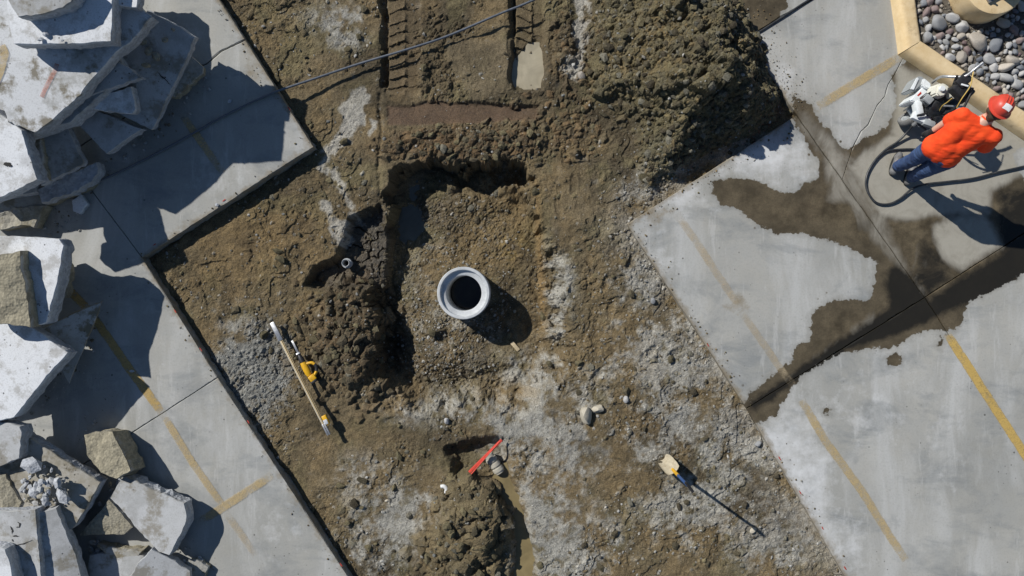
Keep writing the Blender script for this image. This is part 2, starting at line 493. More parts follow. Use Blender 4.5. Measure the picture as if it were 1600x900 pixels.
LEFT_OUT = [(150,-300),(490,230),(222,403),(805,1300),(-500,1300),(-500,-300)]
RIGHT_OUT = [(932,-300),(1245,180),(980,350),(1167,638),(1320,900),(1562,1300),(2100,1300),(2100,-300)]
def pavement_fields(x, y):
    px = x * PPM + 800; py = 450 - y * PPM
    w = sdf_poly(px, py, WET) / PPM
    for q in WET2: w = np.minimum(w, sdf_poly(px, py, q) / PPM)
    s = np.zeros_like(px)
    for q, a in SLURRY: s = np.maximum(s, a * sstep(14, -14, sdf_poly(px, py, q)))
    dp = np.zeros_like(px)
    for q, a in DEEP_AND_SHADOW: dp = np.maximum(dp, a * sstep(16, -12, sdf_poly(px, py, q)))
    du = np.zeros_like(px)
    for bx, by, rx, ry, a in ((1195,245,75,45,.75),(1225,120,22,30,.6),(1250,760,60,130,.75),(1210,700,30,60,.7),(1300,850,60,60,.55),(1060,310,70,30,.5),
                              (1480,690,40,110,.25),(1350,640,120,70,.3),(300,60,60,50,.25),(260,470,50,110,.25),(440,830,60,60,.3),(330,280,70,50,.3),(1030,420,40,60,.35)):
        du = np.maximum(du, a * np.exp(-((px - bx) / rx) ** 2 - ((py - by) / ry) ** 2))
    so_ = np.zeros_like(px)
    for bx, by, rx, ry, a in ((1025,345,22,16,.7),(1040,330,30,10,.6),(1150,480,30,12,.6),(1155,470,14,14,.8),(1000,370,14,22,.5),(1150,470,16,10,.6),(1262,175,20,16,.75),(1232,175,14,12,.9),(395,110,18,34,.6),(370,60,20,20,.4),(1095,325,12,10,.4),(1372,335,10,12,.6),(1185,20,16,30,.5)):
        so_ = np.maximum(so_, a * np.exp(-((px - bx) / rx) ** 2 - ((py - by) / ry) ** 2))
    ed = np.minimum(np.abs(sdf_poly(px, py, LEFT_OUT)), np.abs(sdf_poly(px, py, RIGHT_OUT)))
    so_ = np.maximum(so_, 0.55 * np.exp(-ed / 7) + 0.22 * np.exp(-ed / 40))
    return w, s, dp, du, so_

def make_panel(parent, pxpoly, gaps, z=0.0, thick=0.19, step=0.06, name='concrete_panel'):
    poly = [P2(*p) for p in pxpoly]
    poly = inset(poly, gaps)
    A = sum(poly[i][0] * poly[(i + 1) % len(poly)][1] - poly[(i + 1) % len(poly)][0] * poly[i][1] for i in range(len(poly)))
    if A < 0: poly = poly[::-1]
    B = np.array(resample(poly, 0.025))
    # chipped saw-cut edge
    ch = 0.012 * fbm(B[:, 0], B[:, 1], 0.16, 4, 11) + 0.004 * fbm(B[:, 0], B[:, 1], 0.03, 2, 21)
    nb = len(B)
    tn = np.roll(B, -1, 0) - np.roll(B, 1, 0); tn /= np.linalg.norm(tn, axis=1)[:, None] + 1e-9
    nrm = np.stack([tn[:, 1], -tn[:, 0]], 1)            # outward (ccw polygon)
    top = B - nrm * (0.006 + np.maximum(ch, -0.004))[:, None]
    mn = B.min(0); mx = B.max(0)
    gx, gy = np.meshgrid(np.arange(mn[0], mx[0], step), np.arange(mn[1], mx[1], step))
    gx = gx.ravel() + rng.uniform(-.2, .2, gx.size) * step; gy = gy.ravel() + rng.uniform(-.2, .2, gy.size) * step
    keep = sdf_poly(gx, gy, poly) < -0.035
    G = np.stack([gx[keep], gy[keep]], 1)
    allv = [Vector(p) for p in np.vstack([top, G])]
    r = delaunay_2d_cdt(allv, [], [list(range(nb))], 1, 1e-6)
    V2 = np.array([tuple(v) for v in r[0]]); F = np.array([tuple(f) for f in r[2]])
    # map of the boundary verts
    orig = {}
    for i, o in enumerate(r[3]):
        for k in o:
            if k < nb: orig[k] = i
    zt = z + 0.004 * fbm(V2[:, 0], V2[:, 1], 1.3, 3, 5)
    V = np.column_stack([V2, zt])
    bi = np.array([orig[k] for k in range(nb)])
    n0 = len(V)
    ring2 = np.column_stack([B, V[bi, 2] - 0.007 - 0.004 * rng.random(nb)])
    ring3 = np.column_stack([B + nrm * (0.012 * fbm(B[:, 0] + 3, B[:, 1], 0.07, 3, 31))[:, None], np.full(nb, z - thick * 0.55)])
    ring4 = np.column_stack([B + nrm * (0.02 * fbm(B[:, 0] - 3, B[:, 1], 0.07, 3, 41))[:, None], np.full(nb, z - thick)])
    V = np.vstack([V, ring2, ring3, ring4])
    tris = [F]
    k = np.arange(nb); k2 = (k + 1) % nb
    def strip(a, b):
        tris.append(np.column_stack([a[k], b[k], b[k2]])); tris.append(np.column_stack([a[k], b[k2], a[k2]]))
    strip(bi, n0 + k); strip(n0 + k, n0 + nb + k); strip(n0 + nb + k, n0 + 2 * nb + k)
    me = mesh_np(name, V, np.vstack(tris), False)
    w, s, dp, du, so_ = pavement_fields(V[:, 0], V[:, 1])
    fattr(me, 'wet', w); fattr(me, 'slurry', s); fattr(me, 'deep', dp); fattr(me, 'dust', du); fattr(me, 'soil', so_)
    return link(name, me, M['pave'], parent)

g = 0.0035
pav_left = empty('pavement_left', (0, 0, 0)); tag(pav_left, kind='structure')
pav_right = empty('pavement_right', (0, 0, 0)); tag(pav_right, kind='structure')
make_panel(pav_left, [(383,62),(150,-300),(-500,-300),(-500,632),(102,243),(200,180),(245,147),(268,118),(300,107),(322,100),(345,80)], [0,0,0]+[0.008]*8, -0.003)
make_panel(pav_left, [(490,230),(383,62),(345,80),(322,100),(300,107),(268,118),(245,147),(200,180),(102,243),(222,403)], [0]+[0.008]*7+[0.004,0.004,0][:2], 0.0)
make_panel(pav_left, [(222,403),(102,243),(-500,632),(-500,1132),(340,590)], [g,g,0,g,0], 0.002)
make_panel(pav_left, [(340,590),(-500,1132),(-500,1300),(805,1300)], [g,0,0,0], 0.0)
make_panel(pav_right, [(980,350),(1245,180),(1445,465),(1167,638)], [0,0.005,0.005,0], 0.0)
make_panel(pav_right, [(1167,638),(1445,465),(1989,1300),(1562,1300),(1320,900)], [0.005,0.005,0,0,0], 0.002)
make_panel(pav_right, [(1445,465),(2100,42),(2100,1300),(1989,1300)], [0.005,0,0,0.005], -0.002)
crk = [(1431,62),(1412,89),(1400,113),(1388,132),(1383,150),(1370,166),(1357,195),(1346,205),(1332,232),(1316,281)]
make_panel(pav_right, [(1245,180),(1166,60),(1640,-225)] + crk, [0,0.012,0.003] + [0.003]*9 + [0.005], 0.001)
make_panel(pav_right, [(1640,-225),(1700,-260),(2100,-260),(2100,42),(1445,465)] + crk[::-1], [0,0,0,0.005,0.005] + [0.003]*10, -0.001)
make_panel(pav_right, [(1166,60),(932,-300),(1765,-300)], [0,0,0.012], -0.006)

# ------------------------------------------------------------------ excavated ground: one height field
CELL = 0.0108
xs = np.arange(-4.85, 4.75, CELL); ys = np.arange(-4.15, 4.15, CELL)
X, Y = np.meshgrid(xs, ys)
NZ = 9.0 / 9.14
PXg = 800 + X * PPM * NZ; PYg = 450 - Y * PPM * NZ
def gb(bx, by, rx, ry, p=2.0, ang=0.0):
    c, s = math.cos(ang), math.sin(ang)
    dx = PXg - bx; dy = PYg - by
    u = (dx * c + dy * s) / rx; v = (-dx * s + dy * c) / ry
    return np.exp(-(u * u + v * v) ** (p / 2))
def poly_m(poly, soft, warp=6.0, seed=3, wscale=0.25):
    dd = sdf_poly(PXg, PYg, poly) + warp * fbm(X, Y, wscale, 4, seed)
    return sstep(soft, -soft, dd)

n_lo = fbm(X, Y, 1.1, 4, 1); n_md = fbm(X, Y, 0.28, 5, 2); n_hi = fbm(X, Y, 0.07, 4, 3)
n_ri = 1 - np.abs(fbm(X, Y, 0.16, 5, 4))
Z = -0.135 + 0.055 * sstep(560, 1050, PXg) + 0.028 * n_lo + 0.022 * n_md + 0.010 * n_hi
smooth = np.zeros_like(Z)       # 1 where machine or water has smoothed the soil

# the excavation round the riser: steep head and left wall, sloping right and lower sides
pit_steep = [(612,268),(660,258),(720,262),(780,258),(822,266),(830,300),(838,380),(845,470),(850,540),(800,590),(720,606),(650,604),(604,580),(592,500),(588,420),(600,350),(604,310)]
dpit = sdf_poly(PXg, PYg, pit_steep) + 15 * fbm(X, Y, 0.5, 3, 50) + 13 * fbm(X, Y, 0.2, 5, 51) + 4 * n_hi
wallw = 13 + 10 * fbm(X, Y, 0.4, 2, 53) + 42 * sstep(700, 860, PXg) * sstep(300, 420, PYg) + 40 * sstep(500, 600, PYg)
pit = sstep(6, -1, dpit / wallw * 8)
floor = -0.57 + 0.10 * n_md * 0.5 + 0.02 * n_hi
floor = floor + 0.34 * np.clip(fbm(X, Y, 0.3, 3, 55) + 0.3, 0, 1) * gb(755, 286, 80, 26, 3) + 0.12 * gb(690, 520, 70, 60) + 0.10 * gb(800, 430, 50, 90) + 0.16 * gb(730, 570, 100, 30) - 0.10 * gb(640, 330, 30, 50) + 0.10 * gb(740, 310, 60, 22) + 0.05 * gb(820, 340, 30, 40)
Z = Z * (1 - pit) + floor * pit
# lip thrown up around the head of the excavation
lip = gb(720, 225, 130, 26, 4) * (1 - pit)
Z += 0.09 * lip * (0.7 + 0.6 * n_md)
# lower shelf with the small upright pipe
shelf = poly_m([(548,340),(592,322),(606,372),(598,440),(560,452),(505,452),(478,444),(492,420),(528,398)], 6, 6, 61)
Z = Z * (1 - shelf) + (-0.34 + 0.015 * n_md) * shelf * 1.0
crackn = np.abs(fbm(X, Y, 0.22, 3, 66))
Z -= 0.05 * shelf * sstep(0.06, 0.0, crackn)
Z += 0.05 * gb(543, 460, 60, 14, 4)                       # rim under the shelf
# cloddy ridge left of the excavation and its dark trough
Z += (0.125 * gb(545, 520, 42, 62, 3) + 0.09 * gb(565, 590, 40, 30)) * (0.6 + 0.9 * n_ri - 0.5) * (1 - pit)
Z -= 0.26 * gb(602, 520, 17, 84, 3) * sstep(400, 450, PYg) * (1 - 0.5 * pit)
Z -= 0.12 * gb(618, 548, 22, 30)
# spoil heap at the upper right: long lit flank, steep shaded side
HEAP = [(905,-80),(912,60),(930,150),(985,205),(985,300),(1010,314),(1058,286),(1115,252),(1172,226),(1216,192),(1222,150),(1206,118),(1200,70),(1180,40),(1150,0),(1120,-60),(1060,-160),(960,-160)]
dh = sdf_poly(PXg, PYg, HEAP) + 10 * fbm(X, Y, 0.35, 4, 71)
inside = np.clip(-dh / PPM, 0, None)
ridge = sdf_line(PXg, PYg, [(1100,-60),(1112,40),(1118,110),(1090,170),(1040,235)]) / PPM
heap = np.minimum(inside * 1.12, 0.93 - 0.48 * ridge) 
heap = np.where(heap > 0, heap, 0)
west = sstep(905, 1120, PXg)
heap = np.minimum(heap, 0.15 + 0.92 * west ** 1.25) * sstep(12, -30, dh)
heap *= (0.55 + 0.45 * sstep(330, 120, PYg))
heap *= 1 + 0.30 * n_md + 0.16 * fbm(X, Y, 0.5, 3, 77)
Z += heap
Z += 0.05 * gb(945, 60, 30, 90) * n_ri
# machine tracks
def rut(x0, x1, y1, depth, ph):
    m = sstep(x0 - 4, x0 + 3, PXg + 2 * n_md * 2) * sstep(x1 + 3, x1 - 3, PXg + 2 * n_md * 2) * sstep(y1 + 5, y1 - 4, PYg + 3 * n_md)
    c = (x0 + x1) / 2 + 4
    t1 = ((PYg + 3 * np.sin(PXg / 9) + 5 * n_md + ph) / 17.2) % 1.0
    t2 = ((PYg + 3 * np.sin(PXg / 7 + 1) + ph + 5) / 17.2) % 1.0
    tt = np.where(PXg < c, t1, t2)
    cle = 0.032 * (tt ** 2) * (0.75 + 0.6 * fbm(X, Y, 0.3, 2, 84)) * np.where(PXg < c, 1.0, 0.35)
    cle += 0.022 * np.exp(-((PXg - c) / 3.0) ** 2) * sstep(0.3, 0.5, tt)
    return m, -depth + cle + 0.006 * n_md
for (x0, x1, y1, dep, ph) in ((603, 655, 146, 0.06, 0), (803, 850, 142, 0.10, 7)):
    m, hh = rut(x0, x1, y1, dep, ph)
    base_r = -0.10
    Z = Z * (1 - m) + (base_r + hh) * m
    smooth = np.maximum(smooth, 0.85 * m)
    Z -= 0.10 * (0.6 + 0.8 * np.clip(fbm(X, Y, 0.25, 3, 85) + 0.3, 0, 1)) * sstep(x0 - 10, x0 - 4, PXg + 6 * n_md) * sstep(x0 + 5, x0 + 1, PXg + 3 * n_md) * sstep(y1 - 2, y1 - 16, PYg)   # torn groove along the left edge
    Z += 0.035 * np.exp(-((PXg - x0 + 14) / 7) ** 2) * sstep(y1 + 10, y1 - 10, PYg) * (0.6 + 0.7 * n_md)
    Z += 0.030 * np.exp(-((PXg - x1 - 7) / 5) ** 2) * sstep(y1 + 10, y1 - 10, PYg) * (0.6 + 0.7 * n_md)
Z -= 0.025 * np.exp(-((PXg - 593 - 6 * n_md) / 3.5) ** 2) * sstep(140, 150, PYg) * sstep(340, 300, PYg)
Z += 0.06 * np.exp(-((PXg - 884) / 12) ** 2) * sstep(112, 96, PYg) * (0.5 + 0.8 * n_ri)      # loose berm by the second track
Z += 0.03 * np.exp(-((PXg - 868) / 4) ** 2) * sstep(150, 120, PYg)
Z -= 0.040 * sstep(5, -4, sdf_poly(PXg, PYg, [(804,84),(822,70),(838,62),(850,74),(848,98),(852,112),(848,138),(826,138),(804,132)]) + 9 * n_md)
bl = poly_m([(604,164),(640,166),(672,158),(842,166),(842,190),(606,196)], 3, 2.5, 81)
Z = Z * (1 - bl) + (-0.155 + 0.02 * sstep(160, 196, PYg) + 0.004 * n_md) * bl
smooth = np.maximum(smooth, 0.9 * bl)
mid = poly_m([(692,66),(800,62),(800,140),(740,160),(722,130),(704,100)], 8, 8, 83)
smooth = np.maximum(smooth, 0.7 * mid)
Z = Z * (1 - 0.7 * mid) + (-0.085 + 0.012 * n_md) * 0.7 * mid
# trench with the pipe stub and muddy water, clod pile beside it
dit = poly_m([(704,704),(742,690),(786,684),(792,712),(800,748),(822,800),(838,868),(836,930),(800,930),(806,850),(786,790),(768,752),(736,742),(712,742)], 9, 11, 91, 0.3)
Z -= 0.17 * dit + 0.0 * gb(728, 716, 20, 20, 4)
pile = gb(742, 800, 46, 62, 4, -0.3) + 0.9 * gb(715, 860, 55, 60, 3) 
Z += 0.19 * np.clip(pile, 0, 1.1) * (0.55 + 0.75 * (n_ri - 0.5) + 0.35 * n_md) * (1 - dit)
Z -= 0.035 * gb(745, 705, 30, 12, 3)
# sheltered strip: soil stands a little lower right beside the left pavement edge
dl = sdf_poly(PXg, PYg, LEFT_OUT)
Z -= 0.035 * np.exp(-np.clip(dl, 0, None) / 16) * (1 + 0.6 * n_md)
dr = sdf_poly(PXg, PYg, RIGHT_OUT)
nearR = np.exp(-np.clip(dr, 0, None) / 30) * (heap < 0.02)
Z = np.where((dr < 60) & (heap < 0.02), np.minimum(Z, -0.035 + 0.02 * n_md), Z)
# shallow relief everywhere else: torn, tamped clay
rel = (1 - smooth) * (1 - 0.4 * pit)
komp = sstep(-0.12, 0.22, fbm(X, Y, 0.75, 4, 121)) * (1 - np.clip(heap * 8, 0, 1)) * (1 - np.clip(pile, 0, 1)) * (1 - 0.6 * lip)   # trodden, compacted ground
smooth = np.maximum(smooth, 0.86 * komp)
rel = (1 - smooth) * (1 - 0.4 * pit)
Z += rel * 0.020 * (fbm(X, Y, 0.11, 4, 95) * (0.6 + 0.9 * np.clip(n_lo + 0.3, 0, 1)))
ter = fbm(X, Y, 0.42, 4, 97)
Z += rel * 0.016 * (sstep(-0.02, 0.03, ter) + sstep(0.28, 0.32, ter) - sstep(-0.33, -0.30, ter))      # broken crusts

# ---- colour of the soil (albedo)
def A(r, g_, b):
    c = np.array(lin(r, g_, b)); l = c @ np.array([.2126, .7152, .0722])
    return (c * 0.82 + l * 0.18) * 1.08
brown = A(110, 96, 66); dark = A(74, 65, 47); ochre = A(124, 103, 64); grey = A(156, 154, 145); blue = A(126, 127, 122); olive = A(112, 102, 66); red = A(98, 74, 52); white = A(196, 194, 186)
C = np.empty(Z.shape + (3,)); C[:] = brown
def blend(mask, col, k=1.0):
    m = np.clip(mask * k, 0, 1)[..., None]
    C[:] = C * (1 - m) + np.asarray(col) * m
cn1 = fbm(X, Y, 0.9, 5, 101); cn2 = fbm(X, Y, 0.35, 5, 103); cn3 = fbm(X, Y, 0.15, 4, 105)
blend(komp, A(128, 111, 78), 0.55); blend(sstep(0.0, 0.4, cn1), dark, 0.75); blend(sstep(0.0, 0.4, cn2), olive, 0.7); blend(sstep(0.1, 0.45, -cn2), ochre, 0.5)
gm = np.zeros_like(Z)
for bx, by, rx, ry, a in ((385,585,55,70,1.1),(820,660,60,90,.8),(830,800,40,110,.75),(640,640,50,30,.4),(960,560,40,80,.5),(850,600,70,50,.75),(880,700,60,90,.9),(840,740,40,60,.9),(900,850,70,70,.9),(1010,560,60,70,.8),(1080,560,60,90,.95),(1060,650,70,50,.95),(1150,680,70,70,.75),(990,700,60,60,.6),
                          (1080,800,90,60,.65),(1200,830,80,60,.7),(870,480,30,100,.6),(990,440,50,60,.5),(1010,420,26,60,.9),(620,800,70,60,.8),(580,860,60,60,.6),(570,750,60,50,.5),(720,640,80,40,.45),(1000,300,40,30,.6),(700,520,90,70,.4),(680,430,60,60,.35),(530,30,60,30,.45),(540,60,40,24,.5),(1040,260,40,30,.5)):
    gm = np.maximum(gm, a * np.exp(-((PXg - bx) / rx) ** 2 - ((PYg - by) / ry) ** 2))
gmn = gm + 0.8 * cn2 + 0.75 * cn3 + 0.55 * n_hi + 0.35 * fbm(X, Y, 0.035, 2, 133)
blend(sstep(0.05, 0.95, gmn) * sstep(0.05, 0.4, gm), grey, 0.9)
blend(sstep(0.2, 0.6, gb(392, 580, 50, 66) + 0.5 * cn3), blue, 0.85)
blend(gb(690, 530, 70, 60, 3) * sstep(-0.1, 0.3, cn2 + 0.1), A(138, 130, 112), 0.5)
blend(gb(770, 360, 60, 60) * 0.8, A(120, 100, 60)); blend(gb(800, 385, 22, 28) * sstep(-0.2, 0.2, cn3), A(132, 110, 52), 0.8)
blend(np.exp(-((PXg - 838 - (PYg - 300) * 0.06) / 6) ** 2) * sstep(270, 300, PYg) * sstep(560, 480, PYg), A(140, 112, 62), 0.75)  # sunlit edge of the right pit wall, painted as an ochre strip
blend(np.clip(heap * 5, 0, 1) , A(98, 90, 60), 0.9); blend(np.clip(heap * 4, 0, 1) * sstep(0.0, 0.4, cn2), A(92, 88, 66), 0.8); blend(np.clip(heap * 4, 0, 1) * gb(985, 90, 70, 50), A(126, 104, 58), 0.6)
blend(lip, A(96, 76, 50), 0.7); blend(bl, red, 0.85); blend(mid, A(118, 104, 76), 0.8)
blend(gb(629, 70, 34, 90, 6), A(102, 86, 60), 0.8); blend(gb(826, 60, 30, 90, 6), A(100, 86, 60), 0.7)
blend(shelf, A(74, 72, 68), 0.85); blend(gb(550, 520, 50, 80, 3), A(88, 74, 52), 0.7)  # shelf mud painted dark grey, the bank's shade put into its colour
blend(np.clip(pile, 0, 1), A(112, 98, 66), 0.75); blend(gb(420, 380, 110, 60), A(118, 97, 60), 0.7)
# pale cement slurry spilt on the soil
KOMP = 0
SPL = [[(548,150),(562,128),(572,150),(568,172),(578,190),(560,205),(535,225),(512,252),(498,262),(500,245),(522,215),(536,192),(530,168)], [(504,312),(512,318),(524,340),(540,350),(546,372),(536,384),(522,366),(508,340)], [(575,183),(588,186),(590,202),(578,206)], [(512,265),(530,300),(545,330),(560,350),(556,330),(540,296),(524,262)], [(890,-20),(918,-20),(912,60),(914,100),(900,130),(890,122),(880,100),(900,80),(898,30)], [(875,95),(890,105),(884,115),(872,108)]]
spl = np.zeros_like(Z)
for q in SPL:
    spl = np.maximum(spl, sstep(4, -3, sdf_poly(PXg, PYg, q) + 11 * cn3 + 7 * n_hi))
blend(spl, A(176, 172, 160), 0.85)
smooth = np.maximum(smooth, 0.5 * spl)
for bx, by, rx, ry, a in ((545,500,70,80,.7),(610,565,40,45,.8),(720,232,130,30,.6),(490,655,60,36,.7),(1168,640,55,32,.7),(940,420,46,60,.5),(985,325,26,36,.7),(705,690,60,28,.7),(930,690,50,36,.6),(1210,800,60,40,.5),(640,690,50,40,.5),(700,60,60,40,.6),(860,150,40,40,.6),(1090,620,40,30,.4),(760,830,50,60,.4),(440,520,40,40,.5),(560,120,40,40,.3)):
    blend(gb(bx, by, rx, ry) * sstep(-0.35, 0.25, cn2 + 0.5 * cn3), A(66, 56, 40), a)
for bx, by, rx, ry, a in ((420,370,110,60,.8),(320,420,60,40,.7),(420,60,60,60,.5),(860,260,50,60,.6),(800,615,70,20,.7),(480,470,50,30,.6),(1000,560,40,40,.4),(560,700,70,40,.5),(520,800,50,50,.4),(960,780,60,50,.5),(1130,850,60,40,.5),(800,330,30,60,.6)):
    blend(gb(bx, by, rx, ry) * sstep(-0.3, 0.3, cn3 + 0.4 * cn1), A(126, 104, 62), a * 0.85)
edge_dust = np.exp(-np.clip(dr, 0, None) / 22) * (heap < 0.03) * sstep(-0.25, 0.25, cn2 + 0.15)
blend(edge_dust, A(164, 158, 145), 0.8)
tint = np.clip(1 + 0.26 * cn3 + 0.18 * n_hi + 0.16 * fbm(X, Y, 0.03, 2, 131), 0.45, 1.6)
C *= tint[..., None]
wetm = np.clip(shelf * 0.7 + dit * 0.9 + gb(640, 330, 40, 60) + 0.7 * bl + gb(826, 110, 30, 30, 4), 0, 1)

# ---- clods and stones pressed into the soil
H, Wd = Z.shape
Z0 = Z.copy()
def stamp(n, region, rmin, rmax, hk, cols, cvar=0.22, power=2.0, flat=0.6):
    """region: (H,W) probability"""
    pr = region.ravel().astype(np.float64); cs = np.cumsum(pr); tot = cs[-1]
    idx = np.searchsorted(cs, rng.random(n) * tot)
    iy, ix = np.unravel_index(np.clip(idx, 0, pr.size - 1), region.shape)
    u = rng.random(n); rr = rmin * (rmax / rmin) ** (u ** power)
    order = np.argsort(rr)
    for q in order:
        r = rr[q] / CELL
        w = int(r * 1.5) + 1
        y0, y1 = max(0, iy[q] - w), min(H, iy[q] + w + 1); x0, x1 = max(0, ix[q] - w), min(Wd, ix[q] + w + 1)
        gy, gx = np.mgrid[y0 - iy[q]:y1 - iy[q], x0 - ix[q]:x1 - ix[q]].astype(np.float32)
        gy += rng.random() - 0.5; gx += rng.random() - 0.5
        h0 = rr[q] * hk * (0.6 + 0.6 * rng.random())
        t = np.full(gx.shape, h0 * (flat + 0.4 * rng.random()), np.float32)
        K = rng.integers(4, 7); a0 = rng.random() * 6.28
        for k in range(K):
            a = a0 + 6.283 * (k + 0.6 * rng.random()) / K
            sl_ = h0 / (r * (0.65 + 0.6 * rng.random()))
            t = np.minimum(t, h0 * (1 + 0.5 * rng.random()) - sl_ * (1 + rng.random() * 0.6) * (gx * math.cos(a) + gy * math.sin(a)))
        zb = Z0[iy[q], ix[q]]
        zz = zb + t
        sub = Z[y0:y1, x0:x1]
        m = (t > 0) & (zz > sub)
        sub[m] = zz[m]
        if cols is not None:
            c = np.array(cols[rng.integers(len(cols))]) * (1 + cvar * rng.normal())
            C[y0:y1, x0:x1][m] = C[y0:y1, x0:x1][m] * 0.5 + np.clip(c, 0.01, 0.8) * 0.5
dirtc = [brown, brown * 0.85, olive, A(120, 104, 74), A(98, 90, 68), A(126, 106, 66)]
stonec = [grey, blue, A(140, 134, 118), A(112, 108, 98), brown, A(165, 160, 148)]
free = ((dl > 2) & ((dr > 2) | (heap > 0.03))).astype(np.float32) * (1 - 0.93 * np.clip(smooth, 0, 1)) * (1 - 0.8 * bl)
onheap = np.clip(heap * 6, 0, 1)
stamp(7000, free * onheap, 0.007, 0.05, 0.95, [A(104, 95, 62), A(92, 86, 62), A(118, 104, 66), A(84, 76, 54), A(110, 106, 88), A(128, 106, 62)], 0.24, 3.0)
stamp(170, free * onheap, 0.045, 0.10, 0.7, [A(106, 97, 66), A(94, 88, 66)], 0.15, 2.0, 0.45)
stamp(1100, free * np.clip(lip * 1.2 + 0.5 * gb(860, 200, 60, 40) + 0.4 * gb(900, 100, 30, 80), 0, 1), 0.014, 0.065, 0.9, [A(96, 78, 52), A(84, 70, 50), A(116, 90, 54), A(104, 92, 66)], 0.2, 1.8)
stamp(900, free * np.clip(gb(548, 520, 52, 80, 3) + 0.7 * gb(560, 600, 60, 40), 0, 1) , 0.012, 0.095, 1.05, [A(92, 76, 52), A(80, 68, 48), A(108, 88, 58), A(96, 88, 68)], 0.2, 1.8)
stamp(520, free * np.clip(pile, 0, 1) * (1 - dit), 0.03, 0.12, 0.9, [A(114, 100, 68), A(104, 90, 60), A(122, 108, 74), A(96, 86, 62)], 0.12, 1.6, 0.5)
stamp(500, free * np.clip(pile, 0, 1) * (1 - dit), 0.012, 0.04, 0.8, dirtc, 0.2)
stamp(5200, free * (0.2 + np.clip(gm, 0, 1)), 0.006, 0.026, 0.6, stonec, 0.25, 3.2)
stamp(2600, free * np.clip(0.2 + 1.4 * n_lo, 0, 1) * (1 - 0.6 * pit), 0.010, 0.045, 0.5, dirtc, 0.15, 3.0)
stamp(3200, free * np.clip(gb(690, 520, 80, 90, 4) + gb(700, 330, 60, 26, 4) + gb(770, 360, 24, 40) + 0.5 * gb(680, 420, 70, 60), 0, 1) * pit, 0.009, 0.026, 0.9, dirtc + [A(140, 134, 120), A(122, 112, 96), A(112, 100, 78)], 0.2, 1.8)
stamp(1500, free * gb(392, 585, 52, 70, 3), 0.008, 0.035, 0.8, [blue, A(140, 140, 134), A(116, 117, 112)], 0.16, 2.0)
stamp(420, free * np.clip(gb(690, 30, 40, 30) + gb(685, 110, 28, 45) + gb(880, 60, 14, 70, 4), 0, 1), 0.015, 0.05, 0.9, [A(84, 72, 50), A(96, 82, 56)], 0.2)
prints = []
rf = np.random.default_rng(77)
for (fx_, fy_, fa_, fn_) in ((860,620,0.4,7),(1000,760,2.4,7),(930,520,1.2,6),(640,760,0.2,6),(430,420,2.8,5),(1120,780,0.9,6),(880,330,1.5,5),(470,90,2.2,5),(700,660,3.0,5)):
    for k in range(fn_):
        cx_ = fx_ + math.cos(fa_) * 78 * k * 0.55 + (9 if k % 2 else -9) * math.sin(fa_) + rf.normal() * 5; cy_ = fy_ - math.sin(fa_) * 78 * k * 0.55 + (9 if k % 2 else -9) * math.cos(fa_) + rf.normal() * 5
        m_ = gb(cx_, cy_, 16, 6.0, 5, -fa_ + rf.normal() * 0.2)
        Z -= 0.016 * m_ * (1 - pit) * (1 - np.clip(heap * 8, 0, 1)); Z += 0.007 * (gb(cx_, cy_, 20, 9.0, 5, -fa_) - m_) * (1 - pit)
Z += np.clip(onheap + 0.6 * lip + 0.5 * gb(548, 520, 52, 80, 3), 0, 1) * 0.022 * (np.abs(fbm(X, Y, 0.09, 4, 141)) - 0.25)
Z += (0.010 * (np.abs(fbm(X, Y, 0.06, 4, 111, 0.65)) - 0.25) + 0.0045 * fbm(X, Y, 0.024, 2, 113)) * (1 - 0.62 * smooth)
well = np.hypot(X - (724 - 800) / PPM, Y - (450 - 458) / PPM)
Z = np.where(well < 0.29, -1.1, Z)
np.clip(C, 0.012, 0.75, out=C)

# cut away what lies well under the pavement
hid = ((dl < -22) | (dr < -22)) & (Z < -0.012)
Vg = np.stack([X, Y, Z], -1).reshape(-1, 3)
ii = np.arange(H * Wd).reshape(H, Wd)
q = np.stack([ii[:-1, :-1], ii[:-1, 1:], ii[1:, 1:], ii[1:, :-1]], -1).reshape(-1, 4)
hf = hid.reshape(-1)
q = q[~(hf[q].all(1))]
used = np.zeros(H * Wd, bool); used[q.ravel()] = True
remap = np.cumsum(used) - 1
me = mesh_np('excavated_ground', Vg[used], remap[q], False)
cattr(me, 'col', C.reshape(-1, 3)[used]); fattr(me, 'wet', wetm.ravel()[used])
ground = link('excavated_ground', me, M['soil']); tag(ground, kind='structure')

def zat(x, y):
    i = int(np.clip(round((x - xs[0]) / CELL), 0, Wd - 1)); j = int(np.clip(round((y - ys[0]) / CELL), 0, H - 1))
    return float(Z[j, i])
def on_ground(px, py, dz=0.0):
    """spot on the soil that shows at this place of the photograph"""
    z = -0.1
    for _ in range(6):
        p = P(px, py, z); z = zat(p.x, p.y)
    p = P(px, py, z); return Vector((p.x, p.y, z + dz))

# land beyond the dig, out to the horizon
bm = bmesh.new()
o_, i_ = 900.0, None
inner = [(-4.8, -4.1), (4.7, -4.1), (4.7, 4.1), (-4.8, 4.1)]
outer = [(-o_, -o_), (o_, -o_), (o_, o_), (-o_, o_)]
vi = [bm.verts.new((a, b, -0.20)) for a, b in inner]; vo = [bm.verts.new((a, b, -0.20)) for a, b in outer]
for k in range(4): bm.faces.new((vo[k], vo[(k + 1) % 4], vi[(k + 1) % 4], vi[k]))
M['land'] = simple('land_soil', tuple(A(112, 100, 76)), 0.95, 0, 0.3, 1.2, 0.3, coord='pos')
tag(link('ground', mesh_bm('ground', bm), M['land']), kind='structure')
